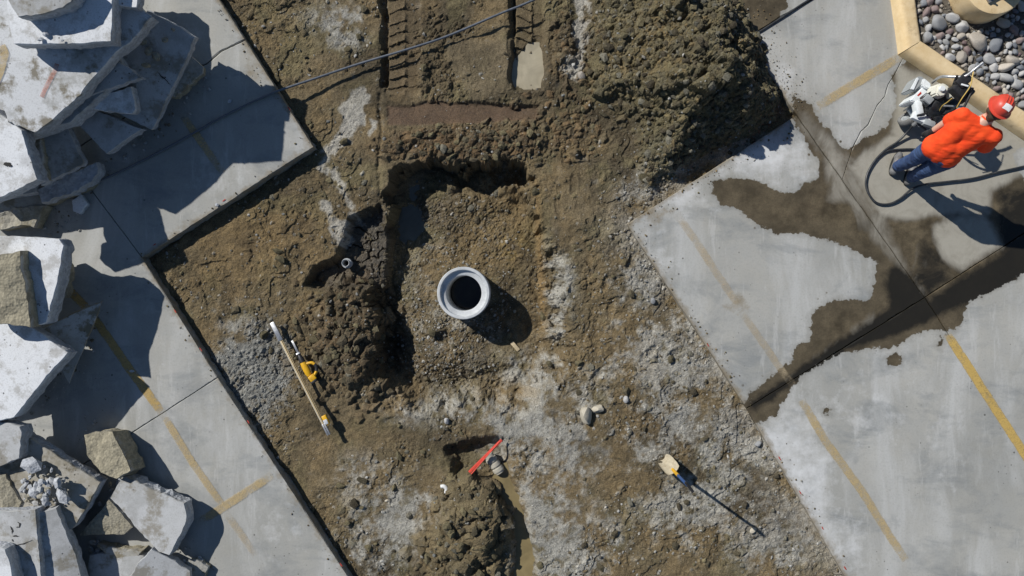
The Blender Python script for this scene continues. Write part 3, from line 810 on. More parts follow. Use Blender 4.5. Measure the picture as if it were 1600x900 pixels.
# ------------------------------------------------------------------ painted lines on the pavement
def mat_paint(name, col, cover, scale=6.0):
    t = NT(name)
    n = t.noise(scale, 7, 0.72); f = t.noise(60, 3, 0.6); ed = t.attr('edge')
    m = t.math('ADD', t.math('ADD', n, t.math('MULTIPLY', t.math('SUBTRACT', f, 0.5), 0.35)), ed)
    al = t.ramp(m, [(0.5 - 0.28 * cover - 0.12, 0.05), (0.62 - 0.28 * cover + 0.1, min(1.0, 0.25 + cover * 0.8))])
    c = t.mix(t.ramp(f, [(0.35, 0.0), (0.7, 1.0)]), tuple(x * 0.82 for x in col), col)
    t.set(c, 0.8)
    tr = t.n.new('ShaderNodeBsdfTransparent'); mx = t.n.new('ShaderNodeMixShader')
    t.l.new(al, mx.inputs[0]); t.l.new(tr.outputs[0], mx.inputs[1]); t.l.new(t.b.outputs[0], mx.inputs[2])
    t.l.new(mx.outputs[0], t.out.inputs[0])
    return t.m
M['paint_y'] = mat_paint('worn_yellow_paint', tuple(np.array(lin(194, 164, 98)) / 0.95), 0.62)
M['paint_f'] = mat_paint('faded_yellow_paint', tuple(np.array(lin(196, 178, 146)) / 0.95), 0.30)
M['paint_m'] = mat_paint('half_worn_yellow_paint', tuple(np.array(lin(198, 174, 124)) / 0.95), 0.5)

def pave_z(x, y): return 0.004 * float(fbm(np.array([x]), np.array([y]), 1.3, 3, 5)[0])
def stripe(parent, pts, w, mat, lift=0.0065):
    pts = [Vector((*P2(*p), 0)) for p in pts]
    path = []
    for a, b in zip(pts, pts[1:]):
        k = max(1, int((b - a).length / 0.05))
        path += [a + (b - a) * (j / k) for j in range(k)]
    path.append(pts[-1])
    V = []; E = []; F = []
    n = len(path)
    for i, p in enumerate(path):
        t = (path[min(i + 1, n - 1)] - path[max(i - 1, 0)]).normalized(); s = Vector((t.y, -t.x, 0))
        z = pave_z(p.x, p.y) + lift
        endf = min(1, min(i, n - 1 - i) * 0.05 / 0.18)
        for k, (u, e) in enumerate(((-1, -0.22), (-0.72, 0.0), (0, 0.03), (0.72, 0.0), (1, -0.22))):
            q = p + s * u * w / 2
            V.append((q.x, q.y, z)); E.append(e - 0.28 * (1 - endf))
        if i:
            for k in range(4): F.append(((i - 1) * 5 + k, i * 5 + k, i * 5 + k + 1, (i - 1) * 5 + k + 1))
    me = mesh_np('painted_line', V, F); fattr(me, 'edge', E)
    return link('painted_line', me, mat, parent)
stripe(pav_left, [(96,440),(140,486),(205,580),(254,646)], 0.115, M['paint_y'])
stripe(pav_left, [(254,646),(300,722),(338,776),(350,792)], 0.10, M['paint_m'])
stripe(pav_left, [(352,800),(372,828),(400,868)], 0.10, M['paint_f'])
stripe(pav_left, [(306,818),(340,798),(426,742)], 0.115, M['paint_m'], 0.009)
stripe(pav_left, [(284,178),(310,215),(348,270)], 0.105, M['paint_m'])
stripe(pav_right, [(1056,334),(1084,372),(1120,428),(1156,480)], 0.105, M['paint_f'])
stripe(pav_right, [(1160,490),(1185,526),(1226,586),(1240,602)], 0.10, M['paint_f'])
stripe(pav_right, [(1252,625),(1290,690),(1345,765),(1385,830),(1415,875)], 0.11, M['paint_m'])
M['paint_b'] = mat_paint('bright_yellow_paint', tuple(np.array(lin(204, 172, 96)) / 0.95), 0.75)
stripe(pav_right, [(1479,521),(1540,616),(1610,724),(1700,862)], 0.115, M['paint_b'])
stripe(pav_right, [(1278,166),(1330,134),(1408,88)], 0.125, M['paint_m'])

# red spray marks along the saw cut
M['red_paint'] = simple('red_marking_paint', lin(176, 60, 46), 0.7, 0, 0.2, 60, 0.0, coord='pos')
def mark(parent, px, py, dx, dy, l=0.055, w=0.014):
    c = Vector((*P2(px, py), 0)); t = Vector((dx, -dy, 0)).normalized(); s = Vector((t.y, -t.x, 0))
    V = []; n = 9
    for k in range(n):
        a = 2 * math.pi * k / n; rr = 0.75 + 0.5 * random.random()
        q = c + t * math.cos(a) * l / 2 * rr + s * math.sin(a) * w / 2 * rr
        V.append((q.x, q.y, pave_z(q.x, q.y) + 0.008))
    bm = bmesh.new(); bm.faces.new([bm.verts.new(v) for v in V])
    link('paint_mark', mesh_bm('paint_mark', bm), M['red_paint'], parent)
for (x, y) in ((244,384),(352,315),(276,488),(316,548),(390,661),(535,884),(454,172)):
    e = (268, -173) if (x, y) in ((244,384),(288,356),(352,315)) else (323, 497)
    if (x, y) in ((454,172),(468,198)): e = (150, 230)
    mark(pav_left, x - (2 if e[0] > 0 else 0), y - 2, *e)
for (x, y) in ((1214,715),(1246,768),(1281,824),(1316,886),(1102,538)):
    mark(pav_right, x + 4, y + 1, 340, 560)

# ------------------------------------------------------------------ standing water
def mat_water(name, col, rough=0.06):
    t = NT(name)
    n = t.noise(3.5, 4, 0.6, None, 0.8)
    c = t.mix(t.ramp(n, [(0.35, 0.0), (0.68, 1.0)]), tuple(x * 0.8 for x in col), tuple(x * 1.15 for x in col))
    return t.set(c, rough, t.bump(t.noise(9, 2, 0.5), 0.03, 0.01), spec=0.4)
def puddle(pxpoly, z, mat):
    pts = [P(x, y, z) for x, y in pxpoly]
    bm = bmesh.new(); bm.faces.new([bm.verts.new(p) for p in pts])
    bmesh.ops.triangulate(bm, faces=bm.faces)
    return tag(link('puddle', mesh_bm('puddle', bm), mat), kind='structure')
M['mud_water'] = mat_water('muddy_water', tuple(A(132, 116, 74)))
M['silt_water'] = mat_water('pale_silt_water', tuple(A(164, 154, 128)), 0.1)
M['pit_water'] = mat_water('grey_pit_water', tuple(A(92, 94, 84)), 0.08)
puddle([(772,728),(792,722),(800,745),(828,800),(850,870),(850,960),(790,960),(800,850),(778,790),(768,755)], -0.225, M['mud_water'])
puddle([(798,66),(856,66),(856,140),(798,140)], -0.203, M['silt_water'])
puddle([(600,280),(690,280),(690,330),(672,365),(640,420),(600,420)], -0.632, M['pit_water'])

# ------------------------------------------------------------------ kerb, river stones, pole footing
def mat_kerb():
    t = NT('worn_yellow_kerb_paint')
    n = t.noise(4, 7, 0.7); f = t.noise(45, 4, 0.6)
    c = t.mix(t.ramp(n, [(0.3, 0.0), (0.7, 1.0)]), tuple(A(204, 172, 112)), tuple(A(228, 202, 152)))
    c = t.mix(t.ramp(t.noise(2.2, 7, 0.72, t.map(t.pos(), (1, 1, 1), (0, 0, 0), (3, 5, 1))), [(0.53, 0.0), (0.66, 0.75)]), c, tuple(A(150, 118, 68)))
    c = t.mix(t.ramp(f, [(0.62, 0.0), (0.78, 0.6)]), c, tuple(A(190, 184, 168)))
    return t.set(c, 0.82, t.bump(f, 0.3, 0.004))
M['kerb'] = mat_kerb()
KP = [P(x, y, 0) for x, y in ((1368,-170),(1403,86),(1600,220),(1850,390))]
prof = [(0.0, 0.0), (0.012, 0.07), (0.03, 0.125), (0.055, 0.146), (0.09, 0.152), (0.19, 0.152), (0.215, 0.145), (0.225, 0.12), (0.225, -0.05)]
def kerb(a, b, na, nb):
    """na/nb: cut directions at the ends"""
    t = (b - a).normalized(); s = Vector((-t.y, t.x, 0))
    if s.x < 0: s = -s
    n = max(2, int((b - a).length / 0.08)); bm = bmesh.new(); rings = []
    for i in range(n + 1):
        f = i / n; ring = []
        for (u, z) in prof:
            p = a + (b - a) * f + s * u
            if i == 0: p = p + t * u * na
            if i == n: p = p + t * u * nb
            jj = 0.004 * float(fbm(np.array([p.x + p.z]), np.array([p.y]), 0.15, 3, 7)[0])
            ring.append(bm.verts.new((p.x + jj, p.y + jj, z + 0.001 + (jj if z > 0.01 else 0))))
        rings.append(ring)
    for r0, r1 in zip(rings, rings[1:]):
        for k in range(len(prof) - 1): bm.faces.new((r0[k], r0[k + 1], r1[k + 1], r1[k]))
    bm.faces.new(rings[0]); bm.faces.new(rings[-1])
    return tag(link('kerb', mesh_bm('kerb', bm, True, 60), M['kerb']), kind='structure')
t1 = (KP[1] - KP[0]).normalized(); t2 = (KP[2] - KP[1]).normalized()
half = t1.angle(t2) / 2
kerb(KP[0], KP[1] - t1 * 0.004, 0, -math.tan(half) * -1 if False else math.tan(half) * -1)
kerb(KP[1] + t2 * 0.004, KP[3], math.tan(half), 0)

BED = [(1432,64),(1422,-10),(1408,-170),(1790,-170),(1790,310),(1600,180)]
def mat_bed():
    t = NT('stone_bed_soil'); n = t.noise(25, 5, 0.7)
    c = t.mix(n, tuple(A(60, 54, 46)), tuple(A(120, 112, 98)))
    return t.set(c, 0.95, t.bump(n, 0.6, 0.02))
bm = bmesh.new(); bm.faces.new([bm.verts.new(P(x, y, 0.05)) for x, y in BED])
bed = tag(link('stone_bed', mesh_bm('stone_bed', bm), mat_bed()), kind='structure')

def rock_mesh(name, seed, sub=2, amp=0.22, facet=5):
    r_ = random.Random(seed); bm = bmesh.new()
    bmesh.ops.create_icosphere(bm, subdivisions=sub, radius=1.0)
    planes = []
    for _ in range(facet):
        v = Vector((r_.gauss(0, 1), r_.gauss(0, 1), r_.gauss(0, 1))).normalized(); planes.append((v, 0.62 + 0.25 * r_.random()))
    off = r_.random() * 50
    for v in bm.verts:
        c = v.co
        n = float(fbm(np.array([c.x + off]), np.array([c.y + c.z * 0.7]), 1.1, 3, seed)[0])
        c = c * (1 + amp * n)
        for pn, pd in planes:
            dd = c.dot(pn)
            if dd > pd: c = c - pn * (dd - pd) * 0.85
        v.co = c
    me = mesh_bm(name, bm, True)
    return me
def mat_stone(name, c1, c2):
    t = NT(name); oi = t.n.new('ShaderNodeObjectInfo')
    n = t.noise(9, 5, 0.65, t.obj()); f = t.noise(40, 3, 0.6, t.obj())
    c = t.mix(oi.outputs['Random'], c1, c2)
    c = t.mix(t.ramp(n, [(0.3, 0.35), (0.6, 0.0)]), c, tuple(x * 0.55 for x in c1))
    c = t.mix(t.ramp(f, [(0.6, 0.0), (0.8, 0.3)]), c, (0.5, 0.49, 0.46))
    return t.set(c, 0.72, t.bump(f, 0.25, 0.02))
stone_m = [mat_stone('river_stone_grey', tuple(A(138, 140, 141)), tuple(A(192, 190, 186))), mat_stone('river_stone_tan', tuple(A(148, 140, 128)), tuple(A(194, 184, 168))),
           mat_stone('river_stone_blue', tuple(A(92, 98, 108)), tuple(A(140, 144, 148))), mat_stone('river_stone_mauve', tuple(A(120, 100, 98)), tuple(A(150, 132, 126)))]
stone_me = []
for k in range(14):
    me = rock_mesh('river_stone', 40 + k, 3, 0.24, 8); me.materials.append(stone_m[(0, 0, 1, 2, 0, 1, 3, 0, 2, 1, 0, 2, 0, 1)[k]]); stone_me.append(me)
R = random.Random(5)
placed = [(1465,36,13.5,11,.3,0),(1488,27,11,8,.5,4),(1503,41,10,10,.1,4),(1528,66,17,13,.6,2),(1556,70,9,13,.3,11),(1484,90,9,6,.1,0),(1503,89,8,9,.1,2),(1545,92,10,8,.5,0),(1582,95,11,8,.4,5),(1572,105,13,7,-.3,5),(1585,47,9,6,.7,6),(1597,10,9,8,0,0),(1570,122,12,7,.5,1),(1553,103,7,10,.2,4),(1588,132,10,8,.5,1),(1462,14,7,6,0,6),(1443,5,6,6,0,3)]
foot_c = (1524, -6, 52)
bedin = [(1437,60),(1429,-10),(1412,-110),(1700,-110),(1700,240),(1600,172)]
tries = 0
while tries < 9000 and len(placed) < 330:
    tries += 1
    r = 9.5 * (0.42 + 0.58 * R.random() ** 1.8) * (1 - 0.38 * min(1, tries / 6000))
    x = R.uniform(1415, 1665); y = R.uniform(-65, 222)
    if float(sdf_poly(np.array([x]), np.array([y]), bedin)[0]) > -r * 0.75: continue
    if math.hypot(x - foot_c[0], y - foot_c[1]) < foot_c[2] + r * 0.5: continue
    if any((x - q[0]) ** 2 + (y - q[1]) ** 2 < (0.86 * (r + (q[2] + q[3]) / 2)) ** 2 for q in placed): continue
    placed.append((x, y, r * R.uniform(0.95, 1.3), r * R.uniform(0.72, 0.95), R.uniform(0, 3.14), R.randrange(14)))
for (x, y, a, b, ang, k) in placed:
    z = 0.075
    p = P(x, y, z); o = link('stone', stone_me[k], None, bed)
    h = (a + b) / 2 / PPM * R.uniform(0.6, 0.85)
    o.location = (p.x, p.y, 0.05 + h * 0.5); o.scale = (a / PPM * 1.08, b / PPM * 1.08, h); o.rotation_euler = (R.uniform(-.25, .25), R.uniform(-.25, .25), -ang)
# gravel fines between the stones
def scatter_mesh(name, pts, radii, cols, mat, seed=1, squash=0.75):
    rg = np.random.default_rng(seed)
    bm = bmesh.new(); bmesh.ops.create_icosphere(bm, subdivisions=1, radius=1.0)
    bv = np.array([tuple(v.co) for v in bm.verts]); bf = np.array([[v.index for v in f.verts] for f in bm.faces]); bm.free()
    n = len(pts); k = len(bv)
    rnd = 1 + 0.28 * rg.normal(size=(n, k, 1)).clip(-1.3, 1.3)
    sc_ = np.stack([rg.uniform(.7, 1.35, n), rg.uniform(.6, 1.05, n), rg.uniform(.5, .95, n) * squash], 1)[:, None, :]
    V = bv[None] * rnd * sc_
    a = rg.uniform(0, 6.28, n); ca, sa = np.cos(a)[:, None], np.sin(a)[:, None]
    Vx = V[..., 0] * ca - V[..., 1] * sa; Vy = V[..., 0] * sa + V[..., 1] * ca
    V = np.stack([Vx, Vy, V[..., 2]], -1) * np.asarray(radii)[:, None, None] + np.asarray(pts)[:, None, :]
    F = bf[None] + (np.arange(n) * k)[:, None, None]
    me = mesh_np(name, V.reshape(-1, 3), F.reshape(-1, 3), False)
    cattr(me, 'col', np.repeat(np.asarray(cols), k, 0)); fattr(me, 'wet', np.zeros(n * k))
    return link(name, me, mat)
n = 1500; pts = []; rg = np.random.default_rng(9)
while len(pts) < n:
    x, y = rg.uniform(1415, 1665), rg.uniform(-65, 222)
    if float(sdf_poly(np.array([x]), np.array([y]), bedin)[0]) < 0: pts.append(tuple(P(x, y, 0.058)))
cols = np.array([A(120, 114, 102)] * n) * rg.uniform(.5, 1.4, (n, 1))
tag(scatter_mesh('fine_gravel', pts, rg.uniform(.008, .022, n), cols, M['soil'], 2), 'grey fine gravel filling gaps between the river stones', 'gravel', kind='stuff')

# yellow painted footing of a lamp post
fc = P(1524, -6, 0)
foot = empty('lamp_post_footing', (fc.x, fc.y, 0.05)); tag(foot, 'round yellow painted concrete footing with steel plate among the river stones', 'footing')
lathe('concrete_drum', [(0.0, -0.05), (0.37, -0.05), (0.372, 0.15), (0.37, 0.29), (0.36, 0.318), (0.335, 0.325), (0.0, 0.328)], M['kerb'], foot, 64)
M['galv'] = simple('galvanised_steel', (0.30, 0.31, 0.32), 0.45, 0.6, 0.2, 20, 0.05)
box('base_plate', (-0.02, 0.0, 0.345), (0.36, 0.36, 0.03), M['galv'], foot, (0, 0, 0.5), 0.004)
M['steel_dark'] = simple('dark_steel', (0.09, 0.09, 0.095), 0.5, 0.5, 0.2, 20, 0.05)
for k in range(4):
    a = 0.5 + math.pi / 4 + k * math.pi / 2
    lathe('anchor_bolt', [(0, 0.36), (0.022, 0.36), (0.022, 0.385), (0.012, 0.386), (0.012, 0.42), (0, 0.421)], M['steel_dark'], foot, 8, Matrix.Translation((-0.02 + 0.2 * math.cos(a), 0.2 * math.sin(a), 0)))
tube('post_stub', [(-0.02, 0, 0.36), (-0.02, 0, 0.62)], 0.09, M['galv'], foot, 24)

# ================================================================== BROKEN CONCRETE
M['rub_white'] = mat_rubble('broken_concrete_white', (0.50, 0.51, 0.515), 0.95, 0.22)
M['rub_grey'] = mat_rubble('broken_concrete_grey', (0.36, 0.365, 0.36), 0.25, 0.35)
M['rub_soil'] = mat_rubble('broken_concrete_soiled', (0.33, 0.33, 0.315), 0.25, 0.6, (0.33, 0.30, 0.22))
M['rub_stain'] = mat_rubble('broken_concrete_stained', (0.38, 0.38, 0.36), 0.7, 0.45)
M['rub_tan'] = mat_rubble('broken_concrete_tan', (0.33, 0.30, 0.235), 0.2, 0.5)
def chunk(name, label, pxs, zc, sx, sy, th, mat, rough=0.012, broken_top=0.0, cat='concrete slab', group='broken pavement concrete in the debris heap', seed=0, step=0.045, side=0.013, top_amp=None):
    th = th * 1.3 if th < 0.17 and len(pxs) > 4 else th
    rs = np.random.default_rng(seed + 1000)
    pts = np.array(pxs, float)
    zz = np.full(len(pts), float(zc))
    for _ in range(6):
        W = np.array([tuple(P(a, b, z)) for (a, b), z in zip(pts, zz)])
        c = W.mean(0); zz = zc + sx * (W[:, 0] - c[0]) + sy * (W[:, 1] - c[1])
    c = W.mean(0)
    nrm = Vector((-sx, -sy, 1)).normalized()
    ex = Vector((1, 0, sx)).normalized(); ey = nrm.cross(ex)
    # in-plane coordinates
    Q = np.array([((Vector(w) - Vector(c)).dot(ex), (Vector(w) - Vector(c)).dot(ey)) for w in W])
    Ar = sum(Q[i][0] * Q[(i + 1) % len(Q)][1] - Q[(i + 1) % len(Q)][0] * Q[i][1] for i in range(len(Q)))
    if Ar < 0: Q = Q[::-1]
    B = np.array(resample([tuple(q) for q in Q], step)); nb = len(B)
    o1 = seed * 3.7
    tn = np.roll(B, -1, 0) - np.roll(B, 1, 0); tn /= np.linalg.norm(tn, axis=1)[:, None] + 1e-9
    nr = np.stack([tn[:, 1], -tn[:, 0]], 1)
    wob = 0.7 * rough * (1.3 * fbm(B[:, 0] + o1, B[:, 1], 0.22, 4, seed) + 0.5 * rs.normal(size=nb))
    B = B + nr * wob[:, None]
    chip = 0.004 + 0.010 * np.clip(fbm(B[:, 0] - o1, B[:, 1], 0.09, 3, seed + 5), 0, 1) * (rough / 0.012)
    top = B - nr * chip[:, None]
    amp = (0.05 if broken_top > 0.5 else 0.004) if top_amp is None else top_amp
    gs = 0.045 if broken_top > 0.5 else 0.12
    mn, mx = B.min(0), B.max(0)
    gx, gy = np.meshgrid(np.arange(mn[0], mx[0], gs), np.arange(mn[1], mx[1], gs))
    gx = gx.ravel() + rs.uniform(-.3, .3, gx.size) * gs; gy = gy.ravel() + rs.uniform(-.3, .3, gy.size) * gs
    kp = sdf_poly(gx, gy, [tuple(q) for q in B]) < -0.03
    G = np.stack([gx[kp], gy[kp]], 1)
    r = delaunay_2d_cdt([Vector(p) for p in np.vstack([top, G])], [], [list(range(nb))], 1, 1e-6)
    V2 = np.array([tuple(v) for v in r[0]]); F = np.array([tuple(f) for f in r[2]])
    orig = {}
    for i, oo in enumerate(r[3]):
        for k in oo:
            if k < nb: orig[k] = i
    if len(orig) < nb:
        bi = np.array([int(np.argmin(((V2 - top[k]) ** 2).sum(1))) for k in range(nb)])
    else: bi = np.array([orig[k] for k in range(nb)])
    h = amp * fbm(V2[:, 0] + o1, V2[:, 1] - o1, 0.25 if broken_top > 0.5 else 0.6, 5, seed + 9)
    h[bi] *= 0.4
    L = [np.column_stack([V2, h])]; br = [np.full(len(V2), broken_top)]
    n0 = len(V2); k = np.arange(nb); k2 = (k + 1) % nb
    tris = [F]; prev = bi
    lv = (-0.010 / th, -0.38, -0.72, -1.0)
    for j, f in enumerate(lv):
        out = 0.0 if j == 0 else side * (fbm(B[:, 0] * 1.0 + o1 + f * th * 2, B[:, 1] + f * th * 3, 0.10, 3, seed + 20 + j)) - (0.01 if j == 3 else 0)
        L.append(np.column_stack([B + nr * np.broadcast_to(out, (nb,))[:, None], np.full(nb, f * th) + h[bi] * (1 if j == 0 else 0.3) + (0 if j in (0,) else 0.012 * rs.normal(size=nb))]))
        br.append(np.full(nb, 0.1 if j == 0 else 1.0))
        cur = n0 + j * nb + k
        tris.append(np.column_stack([prev, cur, cur[k2]])); tris.append(np.column_stack([prev, cur[k2], prev[k2]]))
        prev = cur
    # underside
    r2 = delaunay_2d_cdt([Vector(p) for p in L[-1][:, :2]], [], [list(range(nb))], 1, 1e-7)
    if len(r2[0]) == nb:
        m2 = {}
        for i, oo in enumerate(r2[3]):
            for kk in oo: m2[i] = kk
        tris.append(np.array([[prev[m2[f[2]]], prev[m2[f[1]]], prev[m2[f[0]]]] for f in r2[2]]))
    V = np.vstack(L)
    Wd_ = V[:, :1] * np.array(ex)[None] + V[:, 1:2] * np.array(ey)[None] + V[:, 2:3] * np.array(nrm)[None]
    me = mesh_np(name, Wd_, np.vstack(tris), False)
    fattr(me, 'broken', np.concatenate(br))
    o = link(name, me, mat, None, c)
    o['plane'] = (sx, sy, zc)
    return tag(o, label, cat, group)
W_, G_, S_, T_ = M['rub_white'], M['rub_grey'], M['rub_soil'], M['rub_stain']
CS = 'concrete slab'; CC = 'concrete chunk'
big_slab = chunk('broken_slab', 'large pale slab with torn lower right edge under the topmost white slab', [(-30,50),(-30,120),(0,160),(12,190),(55,208),(92,178),(125,148),(150,116),(175,88),(213,55),(238,26),(214,8),(190,-30),(-30,-30)], 1.08, -0.03, 0.06, 0.15, T_, 0.014, seed=3)
chunk('broken_slab', 'white rectangular slab lying second from the top at upper left', [(6,-30),(15,42),(22,69),(100,69),(174,65),(177,-30)], 1.36, 0.0, 0.03, 0.15, W_, 0.007, seed=2)
chunk('concrete_fragment', 'grey fragment lying on the white slab, topmost of the heap', [(6,-30),(10,0),(28,27),(62,22),(98,11),(112,3),(124,-30)], 1.56, 0.03, 0.08, 0.15, G_, 0.014, cat=CC, seed=1)
chunk('broken_slab', 'narrow white slab end showing right of the topmost white slab', [(178,-40),(178,6),(214,13),(220,-40)], 1.24, 0.0, 0.02, 0.13, W_, 0.010, seed=4)
chunk('concrete_fragment', 'pointed grey wedge jutting right from under the large pale slab', [(110,158),(186,97),(223,121),(150,146)], 0.82, -0.06, 0.10, 0.13, G_, 0.009, cat=CC, seed=5)
chunk('concrete_fragment', 'pale blue wedge below the pointed grey wedge', [(114,166),(160,148),(205,135),(208,152),(213,172),(207,178),(165,174)], 0.66, -0.10, 0.14, 0.13, W_, 0.012, cat=CC, seed=6)
crk_slab = chunk('broken_slab', 'long cracked slab leaning in shade at the right of the heap', [(190,74),(230,16),(268,36),(304,58),(290,96),(237,204),(178,174)], 0.55, -0.10, 0.30, 0.13, G_, 0.010, seed=7)
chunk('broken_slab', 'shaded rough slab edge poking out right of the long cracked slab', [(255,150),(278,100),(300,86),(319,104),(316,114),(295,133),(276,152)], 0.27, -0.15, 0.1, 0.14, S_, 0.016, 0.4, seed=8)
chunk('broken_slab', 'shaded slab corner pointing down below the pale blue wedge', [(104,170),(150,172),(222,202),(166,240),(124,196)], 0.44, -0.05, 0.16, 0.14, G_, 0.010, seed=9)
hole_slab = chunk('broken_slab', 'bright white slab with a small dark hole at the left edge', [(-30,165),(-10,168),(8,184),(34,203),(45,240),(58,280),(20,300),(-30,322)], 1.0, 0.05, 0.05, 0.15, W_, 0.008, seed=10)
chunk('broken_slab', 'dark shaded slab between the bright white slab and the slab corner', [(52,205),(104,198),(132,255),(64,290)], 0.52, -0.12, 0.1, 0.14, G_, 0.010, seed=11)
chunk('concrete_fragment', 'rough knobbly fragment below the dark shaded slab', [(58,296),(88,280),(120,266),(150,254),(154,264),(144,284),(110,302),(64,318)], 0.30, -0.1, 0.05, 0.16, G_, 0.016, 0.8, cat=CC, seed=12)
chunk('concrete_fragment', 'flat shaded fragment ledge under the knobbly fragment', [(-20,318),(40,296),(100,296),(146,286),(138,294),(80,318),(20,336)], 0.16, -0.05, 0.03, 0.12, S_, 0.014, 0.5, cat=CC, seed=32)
chunk('concrete_fragment', 'dark jagged fragment on the pavement below the bright white slab', [(-20,342),(20,325),(48,322),(73,320),(62,340),(54,357),(32,352),(8,358),(-20,356)], 0.20, -0.05, 0.0, 0.16, S_, 0.018, 0.7, cat=CC, seed=13)
chunk('concrete_fragment', 'small pale fragment alone on the shaded pavement', [(112,314),(126,304),(136,318),(124,334),(114,330)], 0.07, 0.05, 0.0, 0.07, W_, 0.008, cat=CC, seed=14, step=0.03, side=0.01)
chunk('broken_slab', 'white slab with rounded corner at the left edge, half under a tan block', [(-30,368),(30,369),(92,374),(99,384),(90,440),(72,504),(60,508),(40,500),(-30,470)], 0.74, 0.06, 0.02, 0.16, W_, 0.008, seed=15)
chunk('concrete_block', 'rough tan broken block lying on the white slab with rounded corner', [(-30,402),(10,397),(31,392),(38,440),(48,512),(20,508),(-30,505)], 0.90, -0.04, 0.0, 0.15, M['rub_soil'], 0.014, 1.0, cat=CC, seed=16)
chunk('concrete_fragment', 'narrow shaded fragment peeping out right of the white slab with rounded corner', [(76,405),(96,396),(107,425),(98,466),(82,462)], 0.32, -0.1, 0.0, 0.2, S_, 0.014, 0.6, cat=CC, seed=17)
chunk('broken_slab', 'big shaded white slab with a corner pointing right at mid left', [(-30,500),(20,506),(52,512),(80,532),(106,551),(70,592),(22,652),(-30,668)], 0.62, 0.02, -0.02, 0.16, W_, 0.009, seed=18)
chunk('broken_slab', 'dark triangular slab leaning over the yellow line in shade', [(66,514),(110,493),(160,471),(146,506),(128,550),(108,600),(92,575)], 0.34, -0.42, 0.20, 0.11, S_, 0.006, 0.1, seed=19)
chunk('broken_slab', 'pale slab end with clipped corner at the left edge above the rubble', [(-30,658),(10,660),(31,666),(34,676),(30,716),(-30,740)], 0.58, 0.03, 0.0, 0.15, G_, 0.008, seed=20)
tan_slab = chunk('broken_slab', 'tan slab carrying a heap of small rubble at lower left', [(20,676),(36,680),(80,706),(120,732),(157,754),(138,788),(114,826),(60,840),(-20,830),(-20,700)], 0.42, -0.05, 0.02, 0.15, M['rub_tan'], 0.010, seed=21)
chunk('concrete_block', 'tan faced broken block standing beside the joint line', [(131,680),(150,674),(176,674),(194,708),(205,736),(182,750),(158,738),(138,716)], 0.34, 0.10, -0.12, 0.33, M['rub_soil'], 0.013, 1.0, cat=CC, seed=22, side=0.05)
chunk('broken_slab', 'large pale slab with crumbled right corner at lower left', [(193,743),(240,766),(288,786),(292,800),(290,820),(276,848),(264,866),(248,862),(214,826),(172,777)], 0.30, 0.05, -0.02, 0.16, M['rub_grey'], 0.014, seed=23, side=0.03)
chunk('concrete_fragment', 'triangular tan fragment wedged left of the crumbled slab', [(170,781),(190,803),(209,824),(195,835),(160,836),(124,836),(148,808)], 0.22, 0.05, 0.2, 0.16, M['rub_soil'], 0.010, 0.9, cat=CC, seed=24, top_amp=0.03)
lowslab = chunk('broken_slab', 'grey slab with a crack and scrawled marks at the lower left corner', [(-30,796),(20,799),(55,796),(60,850),(68,940),(-30,940)], 0.60, 0.03, 0.02, 0.15, M['rub_grey'], 0.008, seed=25)
chunk('broken_slab', 'soiled narrow slab standing right of the cracked corner slab', [(56,803),(72,797),(88,793),(104,835),(120,872),(138,940),(70,940)], 0.50, -0.22, 0.03, 0.15, M['rub_grey'], 0.010, seed=26)
chunk('broken_slab', 'dark slab with one lit edge at the bottom left', [(190,925),(215,880),(237,858),(268,874),(296,892),(300,925)], 0.34, -0.28, -0.1, 0.15, M['rub_grey'], 0.009, seed=27)
chunk('concrete_fragment', 'flat shaded fragment under the triangular tan fragment', [(150,852),(185,858),(223,860),(206,884),(180,880)], 0.14, 0.0, 0.1, 0.13, S_, 0.012, 0.3, cat=CC, seed=28)
chunk('concrete_fragment', 'small grey fragment right of the dark slab at the bottom left', [(292,878),(308,874),(325,886),(318,906),(300,908)], 0.10, -0.1, 0.0, 0.1, S_, 0.010, 0.4, cat=CC, seed=29, step=0.03, side=0.015)
chunk('concrete_block', 'dark mossy boulder of concrete at the left edge beside the rubble', [(-30,738),(8,742),(34,784),(26,800),(-30,806)], 0.48, -0.1, 0.0, 0.3, S_, 0.016, 0.9, cat=CC, seed=30)
chunk('broken_slab', 'white slab corner in the extreme lower left corner', [(-30,850),(8,858),(16,880),(26,940),(-30,940)], 0.78, 0.0, 0.0, 0.15, W_, 0.010, seed=31)
# added filler slabs: they carry the heap and keep its gaps dark
FILLER = [([(-60,-60),(200,-60),(210,60),(120,150),(-60,160)], .62, 'buried filler slab right beneath the large pale slab', 41), ([(-60,60),(150,40),(200,110),(110,190),(20,220),(-60,210)], .80, 'shaded filler slab beneath the large pale slab near the left edge', 42),
       ([(-60,190),(60,200),(70,280),(-60,300)], .62, 'shaded filler slab carrying the bright white slab with the hole', 43), ([(-60,240),(50,230),(56,300),(-60,320)], .34, 'lower shaded filler slab under the bright white slab with the hole', 44),
       ([(120,30),(220,30),(230,120),(160,160),(90,150)], .36, 'filler slab in deep shade under the pointed grey wedge', 45), ([(-60,380),(70,386),(60,480),(-60,490)], .45, 'filler slab in deep shade under the white slab with rounded corner', 46),
       ([(-60,520),(60,528),(80,560),(20,620),(-60,640)], .34, 'filler slab in deep shade under the big shaded white slab', 47), ([(-60,700),(60,720),(90,770),(40,810),(-60,800)], .20, 'filler slab in deep shade under the tan rubble slab', 48),
       ([(-60,830),(60,820),(100,860),(110,960),(-60,960)], .30, 'filler slab in deep shade under the cracked corner slab', 49), ([(140,868),(200,862),(250,880),(250,960),(130,960)], .14, 'shaded filler slab lying flat at the bottom left of the dark slab', 50)]
